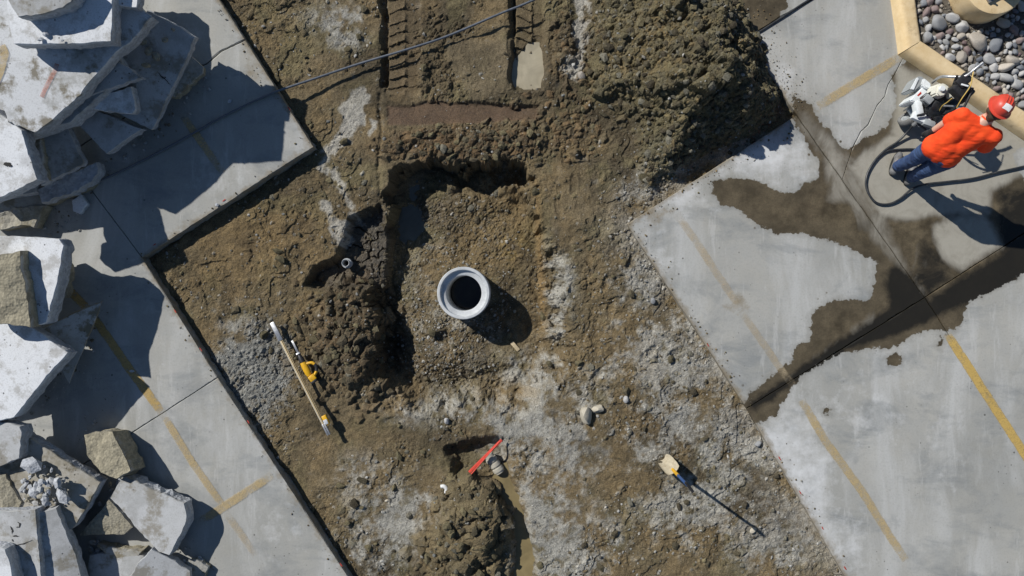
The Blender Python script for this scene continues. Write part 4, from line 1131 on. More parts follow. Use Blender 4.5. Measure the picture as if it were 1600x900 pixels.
for q, z, lab, sd in FILLER:
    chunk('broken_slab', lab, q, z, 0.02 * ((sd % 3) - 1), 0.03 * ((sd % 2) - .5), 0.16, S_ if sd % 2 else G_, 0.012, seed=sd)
# cracks, old paint and marks on single slabs
M['crack'] = simple('crack_shadow', (0.03, 0.029, 0.027), 0.95, 0, 0.2, 60, 0.0, coord='pos')
def on_slab(o, px, py, lift=0.0):
    sx, sy, zc = o['plane']; z = zc; c = o.location
    for _ in range(6):
        p = P(px, py, z); z = zc + sx * (p.x - c.x) + sy * (p.y - c.y)
    return Vector((p.x - c.x, p.y - c.y, z - c.z + lift))
def ribbon(o, nm, pts, w, mat, lift=0.007, taper=True, edge=None):
    V = []; F = []; E = []
    path = []
    for a_, b_ in zip(pts, pts[1:]):
        for k in range(4): path.append((a_[0] + (b_[0] - a_[0]) * k / 4 + R0.gauss(0, .25 if taper else 0), a_[1] + (b_[1] - a_[1]) * k / 4 + R0.gauss(0, .25 if taper else 0)))
    path.append(pts[-1]); Q = [on_slab(o, x, y, lift) for x, y in path]; n = len(Q)
    for i, q in enumerate(Q):
        t = (Q[min(i + 1, n - 1)] - Q[max(i - 1, 0)]).normalized(); s = Vector((t.y, -t.x, 0)).normalized()
        ww = w / 2 * ((0.25 + min(1, 3 * min(i, n - 1 - i) / n)) * R0.uniform(.6, 1.2) if taper else 1)
        V += [tuple(q - s * ww), tuple(q + s * ww)]; E += [0.05, 0.05]
        if i: F.append((2 * i - 2, 2 * i - 1, 2 * i + 1, 2 * i))
    me = mesh_np(nm, V, F); fattr(me, 'edge', E)
    return link(nm, me, mat, o)
R0 = random.Random(4)
ribbon(big_slab, 'painted_line', [(2,72),(8,84),(0,112),(-12,140)], 0.10, M['paint_m'], 0.008, False)
M['rust'] = mat_paint('faded_red_spray', lin(196, 130, 112), 0.35, 14)
ribbon(big_slab, 'paint_mark', [(90,100),(86,112),(80,122),(76,130),(70,142),(66,152)], 0.05, M['rust'], 0.008, False)
ribbon(crk_slab, 'crack', [(246,112),(253,120),(260,126),(268,134)], 0.012, M['crack'])
ribbon(lowslab, 'crack', [(2,856),(20,853),(38,849),(52,843)], 0.010, M['crack'])
for q in ([(16,822),(20,828),(19,834)], [(27,815),(32,818),(30,823),(26,824)], [(20,838),(24,837),(30,838)], [(19,842),(21,846)]): ribbon(lowslab, 'scrawl', q, 0.014, M['crack'])
ribbon(hole_slab, 'hole', [(6,257),(10,256),(15,257),(19,260)], 0.045, M['crack'])  # flat dark ribbon painted for the shade inside a hole
# rubble on the tan slab
chip_me = []
for k in range(8):
    me = rock_mesh('concrete_chip', 90 + k, 1, 0.3, 7); fattr(me, 'broken', np.full(len(me.vertices), 0.8 if k % 3 else 0.2))
    me.materials.append([G_, W_, S_, G_][k % 4])
    for p_ in me.polygons: p_.use_smooth = False
    chip_me.append(me)
R2 = random.Random(12)
nchip = 0
def chip(px, py, z, r, lab, grp, k=None, nm='concrete_chip'):
    p = P(px, py, z); o = link(nm, chip_me[R2.randrange(8) if k is None else k])
    o.location = p; o.scale = (r * R2.uniform(.8, 1.4), r * R2.uniform(.6, 1.0), r * R2.uniform(.4, .7)); o.rotation_euler = (R2.uniform(-.5, .5), R2.uniform(-.5, .5), R2.uniform(0, 6.28))
    return tag(o, lab, 'concrete chip', grp)
for _ in range(70):
    a = R2.uniform(0, 6.28); rr = R2.random() ** 0.7
    x = 66 + 38 * rr * math.cos(a); y = 762 + 36 * rr * math.sin(a)
    chip(x, y, 0.45 + 0.09 * (1 - rr) + R2.uniform(0, .03), R2.uniform(0.018, 0.06), 'small angular concrete chip in the rubble heap on the tan slab', 'rubble chips on the tan slab')
chip(90, 754, 0.55, 0.085, 'white flat chip, brightest in the rubble on the tan slab', 'rubble chips on the tan slab', 1)
chip(98, 775, 0.53, 0.09, 'pale chip at the right end of the rubble heap', 'rubble chips on the tan slab', 5)
chip(50, 726, 0.53, 0.13, 'blocky white chip at the upper end of the rubble heap', 'rubble chips on the tan slab', 1)
for (x, y, z, lb) in ((232,80,.62,'middle chip of the dark cluster on the long cracked slab'),(270,46,.68,'topmost lone chip on the long cracked slab near its upper edge'),(258,62,.64,'lone chip below the topmost chip on the long cracked slab'),(228,102,.60,'lowest chip of the dark cluster on the long cracked slab'),(244,88,.6,'rightmost chip of the dark cluster on the long cracked slab'),(225,66,.62,'upper left chip of the dark cluster on the long cracked slab')):
    chip(x, y, z, R2.uniform(.03, .07), lb, 'chips on the long cracked slab', 2)
for (x, y, lb) in ((63,61,'left chip of three near the lower edge of the white slab'),(72,54,'middle chip of three near the lower edge of the white slab'),(97,63,'right chip of three near the lower edge of the white slab')):
    chip(x, y, 1.38, R2.uniform(.02, .04), lb, 'chips on the topmost white slab')
for (x, y, lb) in ((206,580,'white chip lying on the yellow line on the left pavement'),(359,158,'white chip in shade just above the long hose on the pavement'),(339,320,'white chip lying on sunlit pavement near the slab corner edge')):
    chip(x, y, 0.015, R2.uniform(.02, .035), lb, 'chips on the left pavement', 1)
for _ in range(40):
    x, y = R2.choice(((R2.uniform(110, 190), R2.uniform(840, 895)), (R2.uniform(150, 200), R2.uniform(740, 800)), (R2.uniform(270, 320), R2.uniform(866, 900))))
    chip(x, y, R2.uniform(0.02, 0.08), R2.uniform(.015, .055), 'shaded concrete chip among the slabs at the bottom left', 'chips between the bottom left slabs')

# dust and crumbs of concrete round the foot of the heap
rq_ = np.random.default_rng(31); cp = []
for (x0, y0), (x1, y1), n_, w_ in (((90,330),(240,205),140,12),((240,205),(322,110),120,10),((60,360),(120,330),60,14),((110,590),(165,480),70,10),((20,660),(110,590),60,12),((120,690),(210,745),90,10),((270,870),(300,790),90,10),((300,910),(330,880),50,8),((150,690),(130,660),40,12)):
    for _ in range(n_):
        f = rq_.random(); cp.append((*P2(x0 + (x1 - x0) * f + rq_.normal() * w_, y0 + (y1 - y0) * f + rq_.normal() * w_), 0.007))
n_ = len(cp)
tag(scatter_mesh('concrete_crumbs', cp, 0.003 + 0.022 * rq_.random(n_) ** 4, np.array([[.42, .42, .41], [.3, .3, .28], [.5, .5, .5], [.2, .17, .12]])[rq_.integers(4, size=n_)], M['soil'], 12), 'fine grey concrete crumbs around the foot of the debris heap', 'crumbs', kind='stuff')
# ================================================================== THINGS IN AND AROUND THE DIG
def mat_riser():
    t = NT('precast_concrete'); n = t.noise(7, 6, 0.65, t.obj()); f = t.noise(60, 3, 0.6, t.obj())
    c = t.mix(t.ramp(n, [(0.3, 0.0), (0.7, 1.0)]), tuple(A(168, 172, 174)), tuple(A(206, 209, 210)))
    c = t.mix(t.ramp(f, [(0.62, 0.0), (0.75, 0.5)]), c, tuple(A(120, 120, 116)))
    c = t.mix(t.ramp(t.noise(3.2, 6, 0.7, t.obj()), [(0.5, 0.0), (0.7, 0.55)]), c, tuple(A(150, 138, 112)))
    return t.set(c, 0.85, t.bump(f, 0.3, 0.004))
M['precast'] = mat_riser()
rc = P(724, 458, 0.0)
riser = empty('manhole_riser', (rc.x, rc.y, -0.5)); tag(riser, 'round grey precast concrete riser standing open in the middle of the excavation', 'concrete pipe')
lathe('pipe_wall', [(0.225, -0.75), (0.225, 0.44), (0.245, 0.452), (0.272, 0.455), (0.284, 0.462), (0.290, 0.495), (0.296, 0.5), (0.322, 0.5), (0.329, 0.494), (0.331, 0.44), (0.331, -0.75)], M['precast'], riser, 96, None, 30, True)
M['well_water'] = mat_water('dark_well_water', (0.025, 0.026, 0.025), 0.04)
lathe('well_water', [(0.0, -0.22), (0.2249, -0.22)], M['well_water'], riser, 48)
# small upright plastic pipe
M['pvc'] = simple('grey_white_plastic', tuple(A(168, 172, 174)), 0.45, 0, 0.1, 30, 0.05)
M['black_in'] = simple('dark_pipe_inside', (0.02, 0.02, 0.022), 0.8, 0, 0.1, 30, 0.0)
pp = P(540, 411, -0.15)
cl = empty('standpipe', (pp.x, pp.y, -0.36)); tag(cl, 'small white plastic standpipe rising from the wet shelf painted dark for shade', 'plastic pipe')
lathe('pipe_wall', [(0.040, -0.1), (0.040, 0.215), (0.046, 0.22), (0.050, 0.215), (0.050, -0.1)], M['pvc'], cl, 32, None, 30, True)
lathe('collar', [(0.0505, 0.08), (0.062, 0.08), (0.064, 0.085), (0.064, 0.15), (0.062, 0.155), (0.0505, 0.155)], M['pvc'], cl, 32, None, 30, True)
lathe('bore_shade_disc', [(0, 0.04), (0.0398, 0.04)], M['black_in'], cl, 24)  # near-black disc painted as the shade down the open pipe

# grade rod with laser receiver
a, b = P(425, 504, -0.035), P(512, 675, 0.02)
dv = (b - a); L = dv.length
rod = empty('grade_rod', a); rod.rotation_mode = 'QUATERNION'; rod.rotation_quaternion = dv.to_track_quat('X', 'Z')
tag(rod, 'long yellow striped grade rod lying diagonally on the grey rubble', 'measuring rod')
M['rod_y'] = simple('rod_yellow', tuple(A(206, 178, 116)), 0.5, 0, 0.12, 40, 0.05, (tuple(A(120, 100, 70)), 0.4)); M['rod_w'] = simple('rod_white_scale', tuple(A(200, 190, 165)), 0.5, 0, 0.1, 60, 0.05)
M['alu'] = simple('brushed_aluminium', (0.52, 0.53, 0.54), 0.38, 0.7, 0.12, 30, 0.05); M['black'] = simple('black_plastic', (0.022, 0.022, 0.024), 0.5, 0, 0.2, 30, 0.1)
box('rod_body', (L * 0.56, 0, 0), (L * 0.80, 0.040, 0.020), M['rod_y'], rod, None, 0.003)
box('scale_strip', (L * 0.56, 0.009, 0.0115), (L * 0.79, 0.008, 0.003), M['black'], rod, None, 0.0)
box('scale_strip', (L * 0.56, -0.013, 0.0115), (L * 0.79, 0.010, 0.003), M['rod_w'], rod, None, 0.0)
box('inner_section', (L * 0.082, 0, 0.002), (L * 0.164, 0.060, 0.028), M['alu'], rod, None, 0.003, (1, 0.9))
box('rod_foot', (L * 0.975, -0.012, 0.002), (L * 0.10, 0.022, 0.030), M['alu'], rod, None, 0.004)
box('rod_foot', (L * 0.975, 0.014, 0.002), (L * 0.10, 0.020, 0.030), M['alu'], rod, None, 0.004)
M['tool_y'] = simple('yellow_tool_plastic', lin(222, 170, 30), 0.42, 0, 0.12, 50, 0.08, (tuple(A(140, 115, 60)), 0.35)); M['lens'] = simple('grey_display', tuple(A(190, 195, 200)), 0.3, 0, 0.1, 30, 0.0)
rq = P(508, 657, 0.02)
rec = empty('laser_receiver', (rq.x, rq.y, 0.0)); rec.rotation_euler = (0, 0, math.radians(-65)); tag(rec, 'small yellow and grey laser receiver beside the lower end of the grade rod', 'laser receiver')
box('case', (0, 0, 0), (0.13, 0.07, 0.05), M['tool_y'], rec, None, 0.012); box('display', (0.02, 0, 0.027), (0.062, 0.05, 0.006), M['lens'], rec, None, 0.002); box('clamp', (0, -0.048, -0.01), (0.06, 0.03, 0.03), M['black'], rec, None, 0.004)

# reciprocating saw
sp_ = P(478, 576, -0.02)
rs_ = empty('reciprocating_saw', sp_); rs_.rotation_euler = (0.15, 0.05, math.atan2(50, -26)); tag(rs_, 'yellow and black reciprocating saw lying beside the grade rod', 'power saw')
bm = bmesh.new(); tube_bm(bm, [(-0.10, 0, 0), (-0.06, 0, 0), (0.0, 0, 0), (0.06, 0, 0), (0.10, 0, 0)], [0.030, 0.040, 0.043, 0.040, 0.034], 16, True, 0.85)
link('motor_housing', mesh_bm('motor_housing', bm, True, 50), M['tool_y'], rs_)
tube('gear_boot', [(0.09, 0, 0), (0.13, 0, 0), (0.17, 0, 0), (0.19, 0, 0)], [0.036, 0.036, 0.028, 0.022], M['black'], rs_, 16)
box('shoe', (0.205, 0, -0.002), (0.02, 0.05, 0.06), M['alu'], rs_, (0, 0.2, 0), 0.003); box('blade', (0.30, 0.0, 0.0), (0.19, 0.026, 0.003), M['alu'], rs_, None, 0.0, (0.95, 0.8))
tube('handle', catmull([(0.05, -0.035, 0), (0.03, -0.10, 0.01), (-0.03, -0.125, 0.012), (-0.09, -0.10, 0.01), (-0.13, -0.04, 0.004)], 6), 0.019, M['tool_y'], rs_, 12)
tube('grip', catmull([(0.0, -0.117, 0.012), (-0.04, -0.125, 0.013), (-0.085, -0.104, 0.011)], 5), 0.022, M['black'], rs_, 12)
box('battery', (-0.14, -0.02, 0), (0.075, 0.085, 0.07), M['tool_y'], rs_, (0, 0, 0.2), 0.008); box('battery_base', (-0.19, -0.02, 0), (0.03, 0.08, 0.065), M['black'], rs_, (0, 0, 0.2), 0.006)

# shovel standing in the ground
tip = on_ground(1036, 716); base = P(1054, 737, 0.20); topp = P(1077, 761, 1.07)
sh = empty('shovel', (tip.x, tip.y, tip.z)); tag(sh, 'upright D-handled shovel with blue shaft stuck in the soil, long thin shadow', 'shovel')
M['blade_mud'] = simple('mud_caked_steel', tuple(A(176, 164, 136)), 0.8, 0, 0.2, 25, 0.3, (tuple(A(140, 120, 84)), 0.6), 'pos'); M['blue'] = simple('blue_fibreglass', lin(44, 84, 140), 0.4, 0, 0.12, 40, 0.05)
ax = (base - tip); ax2 = ax.normalized(); sd = ax2.cross(Vector((0, 0, 1))).normalized(); up_ = sd.cross(ax2)
V = []; F = []
NU, NV = 10, 10
for th_ in (0, 1):
    for i in range(NU + 1):
        f = i / NU
        w = 0.098 * (1 - (1 - min(1, f * 2.2)) ** 2.4 * 0.85) * (1 - 0.10 * max(0, f - 0.8) * 5)
        for j in range(NV + 1):
            u = -1 + 2 * j / NV
            q = tip - ax2 * 0.05 + ax2 * (ax.length + 0.05) * f + sd * w * u + up_ * (0.035 * u * u - 0.01 - 0.005 * th_) 
            V.append(tuple(q - tip))
n1 = (NU + 1) * (NV + 1)
for th_ in (0, 1):
    for i in range(NU):
        for j in range(NV):
            k = th_ * n1 + i * (NV + 1) + j; f4 = (k, k + 1, k + NV + 2, k + NV + 1)
            F.append(f4 if th_ == 0 else f4[::-1])
for i in range(NU):
    for j in (0, NV):
        k = i * (NV + 1) + j; F.append((k, k + NV + 1, n1 + k + NV + 1, n1 + k))
link('blade', mesh_np('blade', V, F, True), M['blade_mud'], sh)
hx = (topp - base)
tube('socket', [base - ax2 * 0.06 - tip, base - tip, base + hx * 0.2 - tip, base + hx * 0.27 - tip], [0.016, 0.021, 0.021, 0.019], M['tool_y'], sh, 14)
tube('shaft', [base + hx * 0.25 - tip, base + hx * 0.88 - tip], 0.0175, M['blue'], sh, 14)
g0 = base + hx * 0.86 - tip; hn = hx.normalized(); gs_ = Vector((-0.6, 0.75, 0.0)).normalized()
tube('grip_fork', [g0 + hn * 0.13 + gs_ * 0.055, g0 + hn * 0.08 + gs_ * 0.05, g0 + hn * 0.03 + gs_ * 0.02, g0, g0 + hn * 0.03 - gs_ * 0.02, g0 + hn * 0.08 - gs_ * 0.05, g0 + hn * 0.13 - gs_ * 0.055], 0.013, M['black'], sh, 10)
tube('grip_bar', [g0 + hn * 0.13 - gs_ * 0.065, g0 + hn * 0.13 + gs_ * 0.065], 0.016, M['black'], sh, 12)

# trench pieces
M['red_stake'] = simple('red_painted_wood', lin(214, 74, 58), 0.6, 0, 0.18, 30, 0.1, (lin(150, 90, 70), 0.3))
a, b = P(732, 739, -0.05), P(785, 686, -0.06)
st = empty('marker_stake', a); tag(st, 'red marker stake laid across the muddy trench', 'stake')
box('stake_shaft', ((b - a) * 0.5), ((b - a).length * 0.96, 0.034, 0.022), M['red_stake'], st, (0, 0.0, math.atan2(b.y - a.y, b.x - a.x)), 0.003)
tube('stake_rod', [(0.02, -0.03, 0.012), (b - a) + Vector((-0.03, -0.024, 0.014))], 0.007, M['red_stake'], st, 8)
a, b = P(764, 712, -0.19), P(781, 737, -0.20)
stub = empty('pipe_stub', a); tag(stub, 'short grey banded pipe stub lying in the muddy trench water', 'pipe')
dn_ = (b - a).normalized(); Ls = (b - a).length + 0.01
mm = dn_.to_track_quat('Z', 'Y').to_matrix().to_4x4()
M['stub'] = simple('weathered_clay_pipe', tuple(A(172, 166, 148)), 0.8, 0, 0.14, 30, 0.2)
lathe('pipe_barrel', [(0.048, -0.02), (0.062, -0.02), (0.062, Ls), (0.048, Ls)], M['stub'], stub, 28, mm, 30, True)
for zz in (0.03, 0.105, 0.18): lathe('band', [(0.0625, zz), (0.073, zz + 0.004), (0.074, zz + 0.05), (0.0625, zz + 0.055)], M['stub'], stub, 28, mm, 30)
lathe('mouth_shade_disc', [(0, Ls - 0.03), (0.0478, Ls - 0.03)], M['black_in'], stub, 24, mm)  # near-black disc painted as the shade inside the stub
def lone(px, py, a_, b_, h, ang, k, lab, nm='field_stone', cat='stone', mat=None):
    p = on_ground(px, py); me = rock_mesh(nm, 300 + k, 2, 0.22, 12); me.materials.append(mat or stone_m[1])
    me.set_sharp_from_angle(angle=math.radians(28))
    o = link(nm, me); o.location = (p.x, p.y, p.z + h * 0.35); o.scale = (a_, b_, h); o.rotation_euler = (0.15, -0.1, ang)
    return tag(o, lab, cat)
M['stone_pale'] = mat_stone('pale_field_stone', tuple(A(172, 162, 140)), tuple(A(190, 182, 162)))
lone(914, 648, .13, .085, .10, 1.9, 1, 'larger of two pale angular stones lying together on the brown soil', mat=M['stone_pale'])
lone(934, 638, .095, .06, .065, 0.2, 2, 'smaller pale stone touching the larger angular stone on the brown soil', mat=M['stone_pale'])
lone(978, 624, .045, .05, .05, 0.3, 3, 'small white stone alone right of the two pale stones', mat=stone_m[0])
lone(1176, 828, .06, .03, .03, 0.9, 4, 'small pale stone at the end of the shovel shadow', mat=M['stone_pale'])
lone(698, 657, .035, .055, .04, 0.1, 5, 'oval grey stone in the soil crack above the red stake', mat=stone_m[0])
lone(908, 130 - 10, .05, .07, .05, 0.5, 6, 'rounded ochre clod stone beside the pale slurry streak', mat=stone_m[1])
lone(1184, 693, .05, .04, .035, 0.5, 7, 'grey stone tucked below the right pavement edge', mat=stone_m[0])
lone(605, 782, .04, .022, .02, 0.2, 8, 'flat pale stone left of the clod pile', mat=M['stone_pale'])
lone(1020, 470, .035, .05, .04, 0.2, 9, 'grey stone standing on soil beside the pale crumbled edge', mat=stone_m[0])
p = on_ground(695, 763)
M['white_pl'] = simple('white_plastic', tuple(A(215, 215, 212)), 0.4, 0, 0.06, 30, 0.0)
el = empty('plastic_elbow', p); tag(el, 'small white plastic elbow lying above the clod pile', 'pipe fitting')
tube('elbow_body', catmull([(-0.045, 0.03, 0.03), (-0.01, 0.035, 0.035), (0.02, 0.01, 0.035), (0.025, -0.03, 0.03)], 5), 0.025, M['white_pl'], el, 14); tube('socket_ring', [(0.025, -0.022, 0.031), (0.026, -0.045, 0.029)], 0.031, M['white_pl'], el, 14)
p = on_ground(805, 541)
M['lath'] = simple('pale_wood', tuple(A(188, 168, 128)), 0.75, 0, 0.2, 40, 0.1)
ob = box('wood_scrap', (0, 0, 0.02), (0.14, 0.05, 0.018), M['lath'], None, (0.1, 0.05, -0.85), 0.003); ob.location = p; tag(ob, 'short pale wood scrap below the riser shadow', 'wood scrap')

# loose gravel and crumbs of soil
rgp = np.random.default_rng(21)
def scatter(name, n, region, rmin, rmax, cols, lab, cat, pw=2.0, seed=1, sink=0.25):
    pr = (region * free).ravel().astype(np.float64); cs = np.cumsum(pr)
    idx = np.searchsorted(cs, rgp.random(n) * cs[-1]); iy, ix = np.unravel_index(np.clip(idx, 0, pr.size - 1), Z.shape)
    r = rmin * (rmax / rmin) ** (rgp.random(n) ** pw)
    pts = np.stack([xs[ix] + rgp.uniform(-.5, .5, n) * CELL, ys[iy] + rgp.uniform(-.5, .5, n) * CELL, Z[iy, ix] + r * sink], 1)
    cc = np.array(cols)[rgp.integers(len(cols), size=n)] * rgp.uniform(.7, 1.3, (n, 1))
    return tag(scatter_mesh(name, pts, r, np.clip(cc, 0.01, .8), M['soil'], seed), lab, cat, kind='stuff')
scatter('gravel', 6000, 0.15 + np.clip(gm, 0, 1) + 1.2 * gb(690, 510, 90, 100, 4) * pit + edge_dust, 0.006, 0.024, stonec + [white * 0.75], 'loose grey gravel and white crumbs strewn over the excavated soil', 'gravel', 2.6, 3)
scatter('soil_clods', 5600, np.clip(onheap + 0.7 * lip + 0.6 * gb(548, 520, 52, 80, 3) + 0.5 * np.clip(pile, 0, 1) + 0.06, 0, 1), 0.006, 0.060, [A(100, 92, 64), A(88, 80, 58), A(112, 102, 70), A(78, 70, 52), A(112, 108, 92)], 'crumbled brown soil clods on the spoil heap and along the excavation rim', 'soil clods', 3.0, 4)

# crumbs kicked up onto the pavement
cr = []
for (x0, y0), (x1, y1), n_, w_ in (((340,0),(490,230),60,9),((490,230),(222,403),30,6),((222,403),(545,900),70,9),((980,350),(1167,638),110,10),((1167,638),(1320,900),60,8),((980,350),(1245,180),130,14),((1245,180),(1150,20),260,20)):
    sgn = -1 if x0 < 600 else 1
    for _ in range(n_):
        f = rgp.random(); nx_, ny_ = (y1 - y0), -(x1 - x0); l_ = math.hypot(nx_, ny_); off = 2 + abs(rgp.normal()) * w_
        if (x0, y0) == (490, 230) or (x0, y0, x1) == (980, 350, 1245) or (x0, y0) == (1245, 180): pass
        cx_ = x0 + (x1 - x0) * f; cy_ = y0 + (y1 - y0) * f
        for s_ in (1, -1):
            qx, qy = cx_ + s_ * nx_ / l_ * off, cy_ + s_ * ny_ / l_ * off
            if min(float(sdf_poly(np.array([qx]), np.array([qy]), LEFT_OUT)[0]), float(sdf_poly(np.array([qx]), np.array([qy]), RIGHT_OUT)[0])) < -1: cr.append((*P2(qx, qy), 0.006))
n_ = len(cr)
tag(scatter_mesh('pavement_crumbs', cr, 0.003 + 0.012 * rgp.random(n_) ** 4, np.array([brown, grey, ochre, olive])[rgp.integers(4, size=n_)] * rgp.uniform(.6, 1.3, (n_, 1)), M['soil'], 8), 'fine soil and concrete crumbs scattered along the pavement edges', 'crumbs', kind='stuff')

# hoses
M['hose'] = simple('black_rubber_hose', (0.030, 0.033, 0.038), 0.38, 0, 0.2, 20, 0.05, (tuple(A(110, 108, 100)), 0.25), 'pos')
M['hose_b'] = simple('grey_blue_hose', (0.11, 0.125, 0.15), 0.4, 0, 0.15, 20, 0.05, None, 'pos')
def hose(pts, r, mat, lab, nm='hose', cat='hose'):
    path = catmull([P(*p) for p in pts], 10)
    o = tube(nm, path, r, mat, None, 12)
    return tag(o, lab, cat)
hose([(960,-60,0.02),(836,-1,0.02),(780,22,0.0),(700,56,-0.03),(640,76,-0.02),(560,100,-0.045),(500,120,-0.02),(440,140,0.03),(424,146,0.028),(380,166,0.024),(330,192,0.024),(270,226,0.024),(200,262,0.024),(150,284,0.024),(100,300,0.024),(40,318,0.03)], 0.0145, M['hose_b'], 'long thin hose running across soil and left pavement under the debris heap')
hose([(1447,203,0.25),(1432,193,0.22),(1426,196,0.16),(1418,206,0.08),(1402,222,0.03),(1385,233,0.025),(1368,250,0.024),(1356,270,0.024),(1353,288,0.024),(1358,304,0.024),(1370,317,0.024),(1388,319,0.024),(1406,311,0.03),(1424,296,0.04),(1446,288,0.035),(1480,284,0.03),(1520,279,0.03),(1560,269,0.026),(1600,260,0.024),(1680,240,0.024)], 0.0135, M['hose'], 'black water hose looping from the saw around the boots to the right')
hose([(1372,246,0.022),(1384,237,0.022),(1400,234,0.022),(1425,233,0.022),(1450,236,0.022),(1470,242,0.022)], 0.012, M['hose'], 'short black hose end beside the jeans inside the hose loop')
hose([(1330,-40,0.012),(1262,1,0.012),(1230,22,0.012),(1205,38,0.012),(1186,50,0.012),(1172,56,0.012)], 0.013, M['hose'], 'thin black cable along the joint right of the spoil heap', 'cable', 'cable')
# ================================================================== WALK-BEHIND CONCRETE SAW
M['saw_white'] = simple('white_enamel', tuple(A(222, 228, 230)), 0.35, 0, 0.08, 12, 0.03, (tuple(A(160, 158, 148)), 0.4), 'pos')
M['saw_grey'] = simple('grey_enamel', tuple(A(150, 156, 158)), 0.5, 0, 0.12, 12, 0.05, (tuple(A(110, 108, 100)), 0.4), 'pos')
M['eng'] = simple('black_engine_metal', (0.022, 0.023, 0.026), 0.42, 0.2, 0.3, 25, 0.15, ((0.10, 0.10, 0.10), 0.4), 'pos')
M['cream'] = simple('cream_tank_plastic', tuple(A(214, 212, 196)), 0.4, 0, 0.06, 20, 0.03, None, 'pos')
M['tyre'] = simple('grey_rubber_tyre', (0.17, 0.17, 0.165), 0.85, 0, 0.2, 30, 0.2, (tuple(A(150, 146, 134)), 0.6), 'pos')
M['cord_y'] = simple('yellow_cable', lin(206, 176, 96), 0.5, 0, 0.1, 30, 0.0, None, 'pos'); M['red_pl'] = simple('red_plastic', lin(190, 50, 34), 0.5, 0, 0.1, 30, 0.0, None, 'pos')
so0 = P(1432, 172, 0)
saw = empty('concrete_saw', (so0.x, so0.y, 0)); tag(saw, 'white walk-behind concrete saw with black engine beside the yellow kerb', 'concrete saw')
def sp3(px, py, z): return P(px, py, z) - Vector((so0.x, so0.y, 0))
AX = math.radians(36)        # long axis, towards the handles
def sbox(nm, px, py, z, s, mat, rz=0.0, bev=0.01, taper=None, parent=saw, rx=0.0, ry=0.0):
    return box(nm, sp3(px, py, z), s, mat, parent, (rx, ry, AX + rz), bev, taper)
e1 = Vector((math.cos(AX), math.sin(AX), 0)); e2 = Vector((-math.sin(AX), math.cos(AX), 0))
# chassis and wheels
sbox('chassis', 1450, 167, 0.20, (0.46, 0.28, 0.05), M['saw_white'])
sbox('front_arm', 1434, 169, 0.42, (0.09, 0.19, 0.10), M['saw_white'], -0.45, 0.012, (0.8, 0.85))
sbox('side_plate', 1439, 184, 0.40, (0.22, 0.11, 0.07), M['saw_white'], -1.05, 0.008)
sbox('control_box', 1451, 193, 0.42, (0.13, 0.07, 0.07), M['saw_grey'], -0.95, 0.006)
def wheel(px, py, z, r, ang, lean=0.0):
    c = sp3(px, py, z); m = Matrix.Translation(c) @ Euler((math.pi / 2 + lean, 0, ang)).to_matrix().to_4x4()
    w = link('wheel', None, None, saw)
    bm = bmesh.new(); lathe_bm(bm, [(r * .62, -0.032), (r * .9, -0.036), (r, -0.022), (r, 0.022), (r * .9, 0.036), (r * .62, 0.032)], 32, m, True)
    me = mesh_bm('wheel', bm, True, 40); me.materials.append(M['tyre'])
    bpy.data.objects.remove(w); w = link('wheel', me, None, saw)
    lathe('rim', [(0, -0.026), (r * .3, -0.034), (r * .36, -0.022), (r * .61, -0.024), (r * .61, 0.024), (r * .36, 0.022), (r * .3, 0.034), (0, 0.026)], M['saw_grey'], w, 28, m)
wheel(1417, 186, 0.105, 0.105, AX + 0.1, 0.4); wheel(1438, 150, 0.10, 0.10, AX - 0.1); wheel(1470, 158, 0.10, 0.10, AX); wheel(1462, 182, 0.10, 0.10, AX)
# blade, guard and front cover
def prism(nm, pts, z0, z1, mat, parent=saw, bev=0.012, topk=None):
    """solid between an outline seen at height z1 and its footprint at z0"""
    bm = bmesh.new(); top = [sp3(x, y, z1) for x, y in pts]
    c = sum(top, Vector()) / len(top)
    if topk: tp = [c + (p - c) * topk for p in top]
    else: tp = top
    vt = [bm.verts.new(p) for p in tp]; vb = [bm.verts.new((p.x, p.y, z0)) for p in top]
    bm.faces.new(vt); bm.faces.new(vb[::-1])
    for i in range(len(vt)):
        j = (i + 1) % len(vt); bm.faces.new((vt[i], vb[i], vb[j], vt[j]))
    if bev: bmesh.ops.bevel(bm, geom=list(bm.edges), offset=bev, segments=2, affect='EDGES')
    return link(nm, mesh_bm(nm, bm, True, 35), mat, parent)
bm = bmesh.new(); lathe_bm(bm, [(0, -0.003), (0.17, -0.003), (0.17, 0.003), (0, 0.003)], 40, Matrix.Translation(sp3(1432, 160, 0.19)) @ Euler((math.pi / 2, 0, AX)).to_matrix().to_4x4())
link('saw_blade', mesh_bm('saw_blade', bm, True, 30), M['galv'], saw)
gd = prism('blade_guard', [(1421,157),(1432,146),(1445,133),(1453,131),(1455,139),(1447,155),(1430,160)], 0.18, 0.45, M['saw_white'], saw, 0.012, 1.0)
prism('guard_cover', [(1444,121),(1455,130),(1456,140),(1446,138),(1441,132)], 0.25, 0.49, M['saw_white'], saw, 0.01, 0.95)
fc_ = prism('front_cover', [(1422,140),(1434,120),(1439,118),(1445,123),(1441,132),(1431,142)], 0.22, 0.45, M['saw_grey'], saw, 0.012, 1.0)
prism('cover_panel', [(1423,139),(1433,121),(1436,123),(1428,140)], 0.448, 0.465, M['saw_white'], fc_, 0.002)
prism('red_logo_mark', [(1433,149),(1439,143),(1440,146),(1435,150)], 0.4515, 0.4545, M['red_pl'], gd, 0.0)
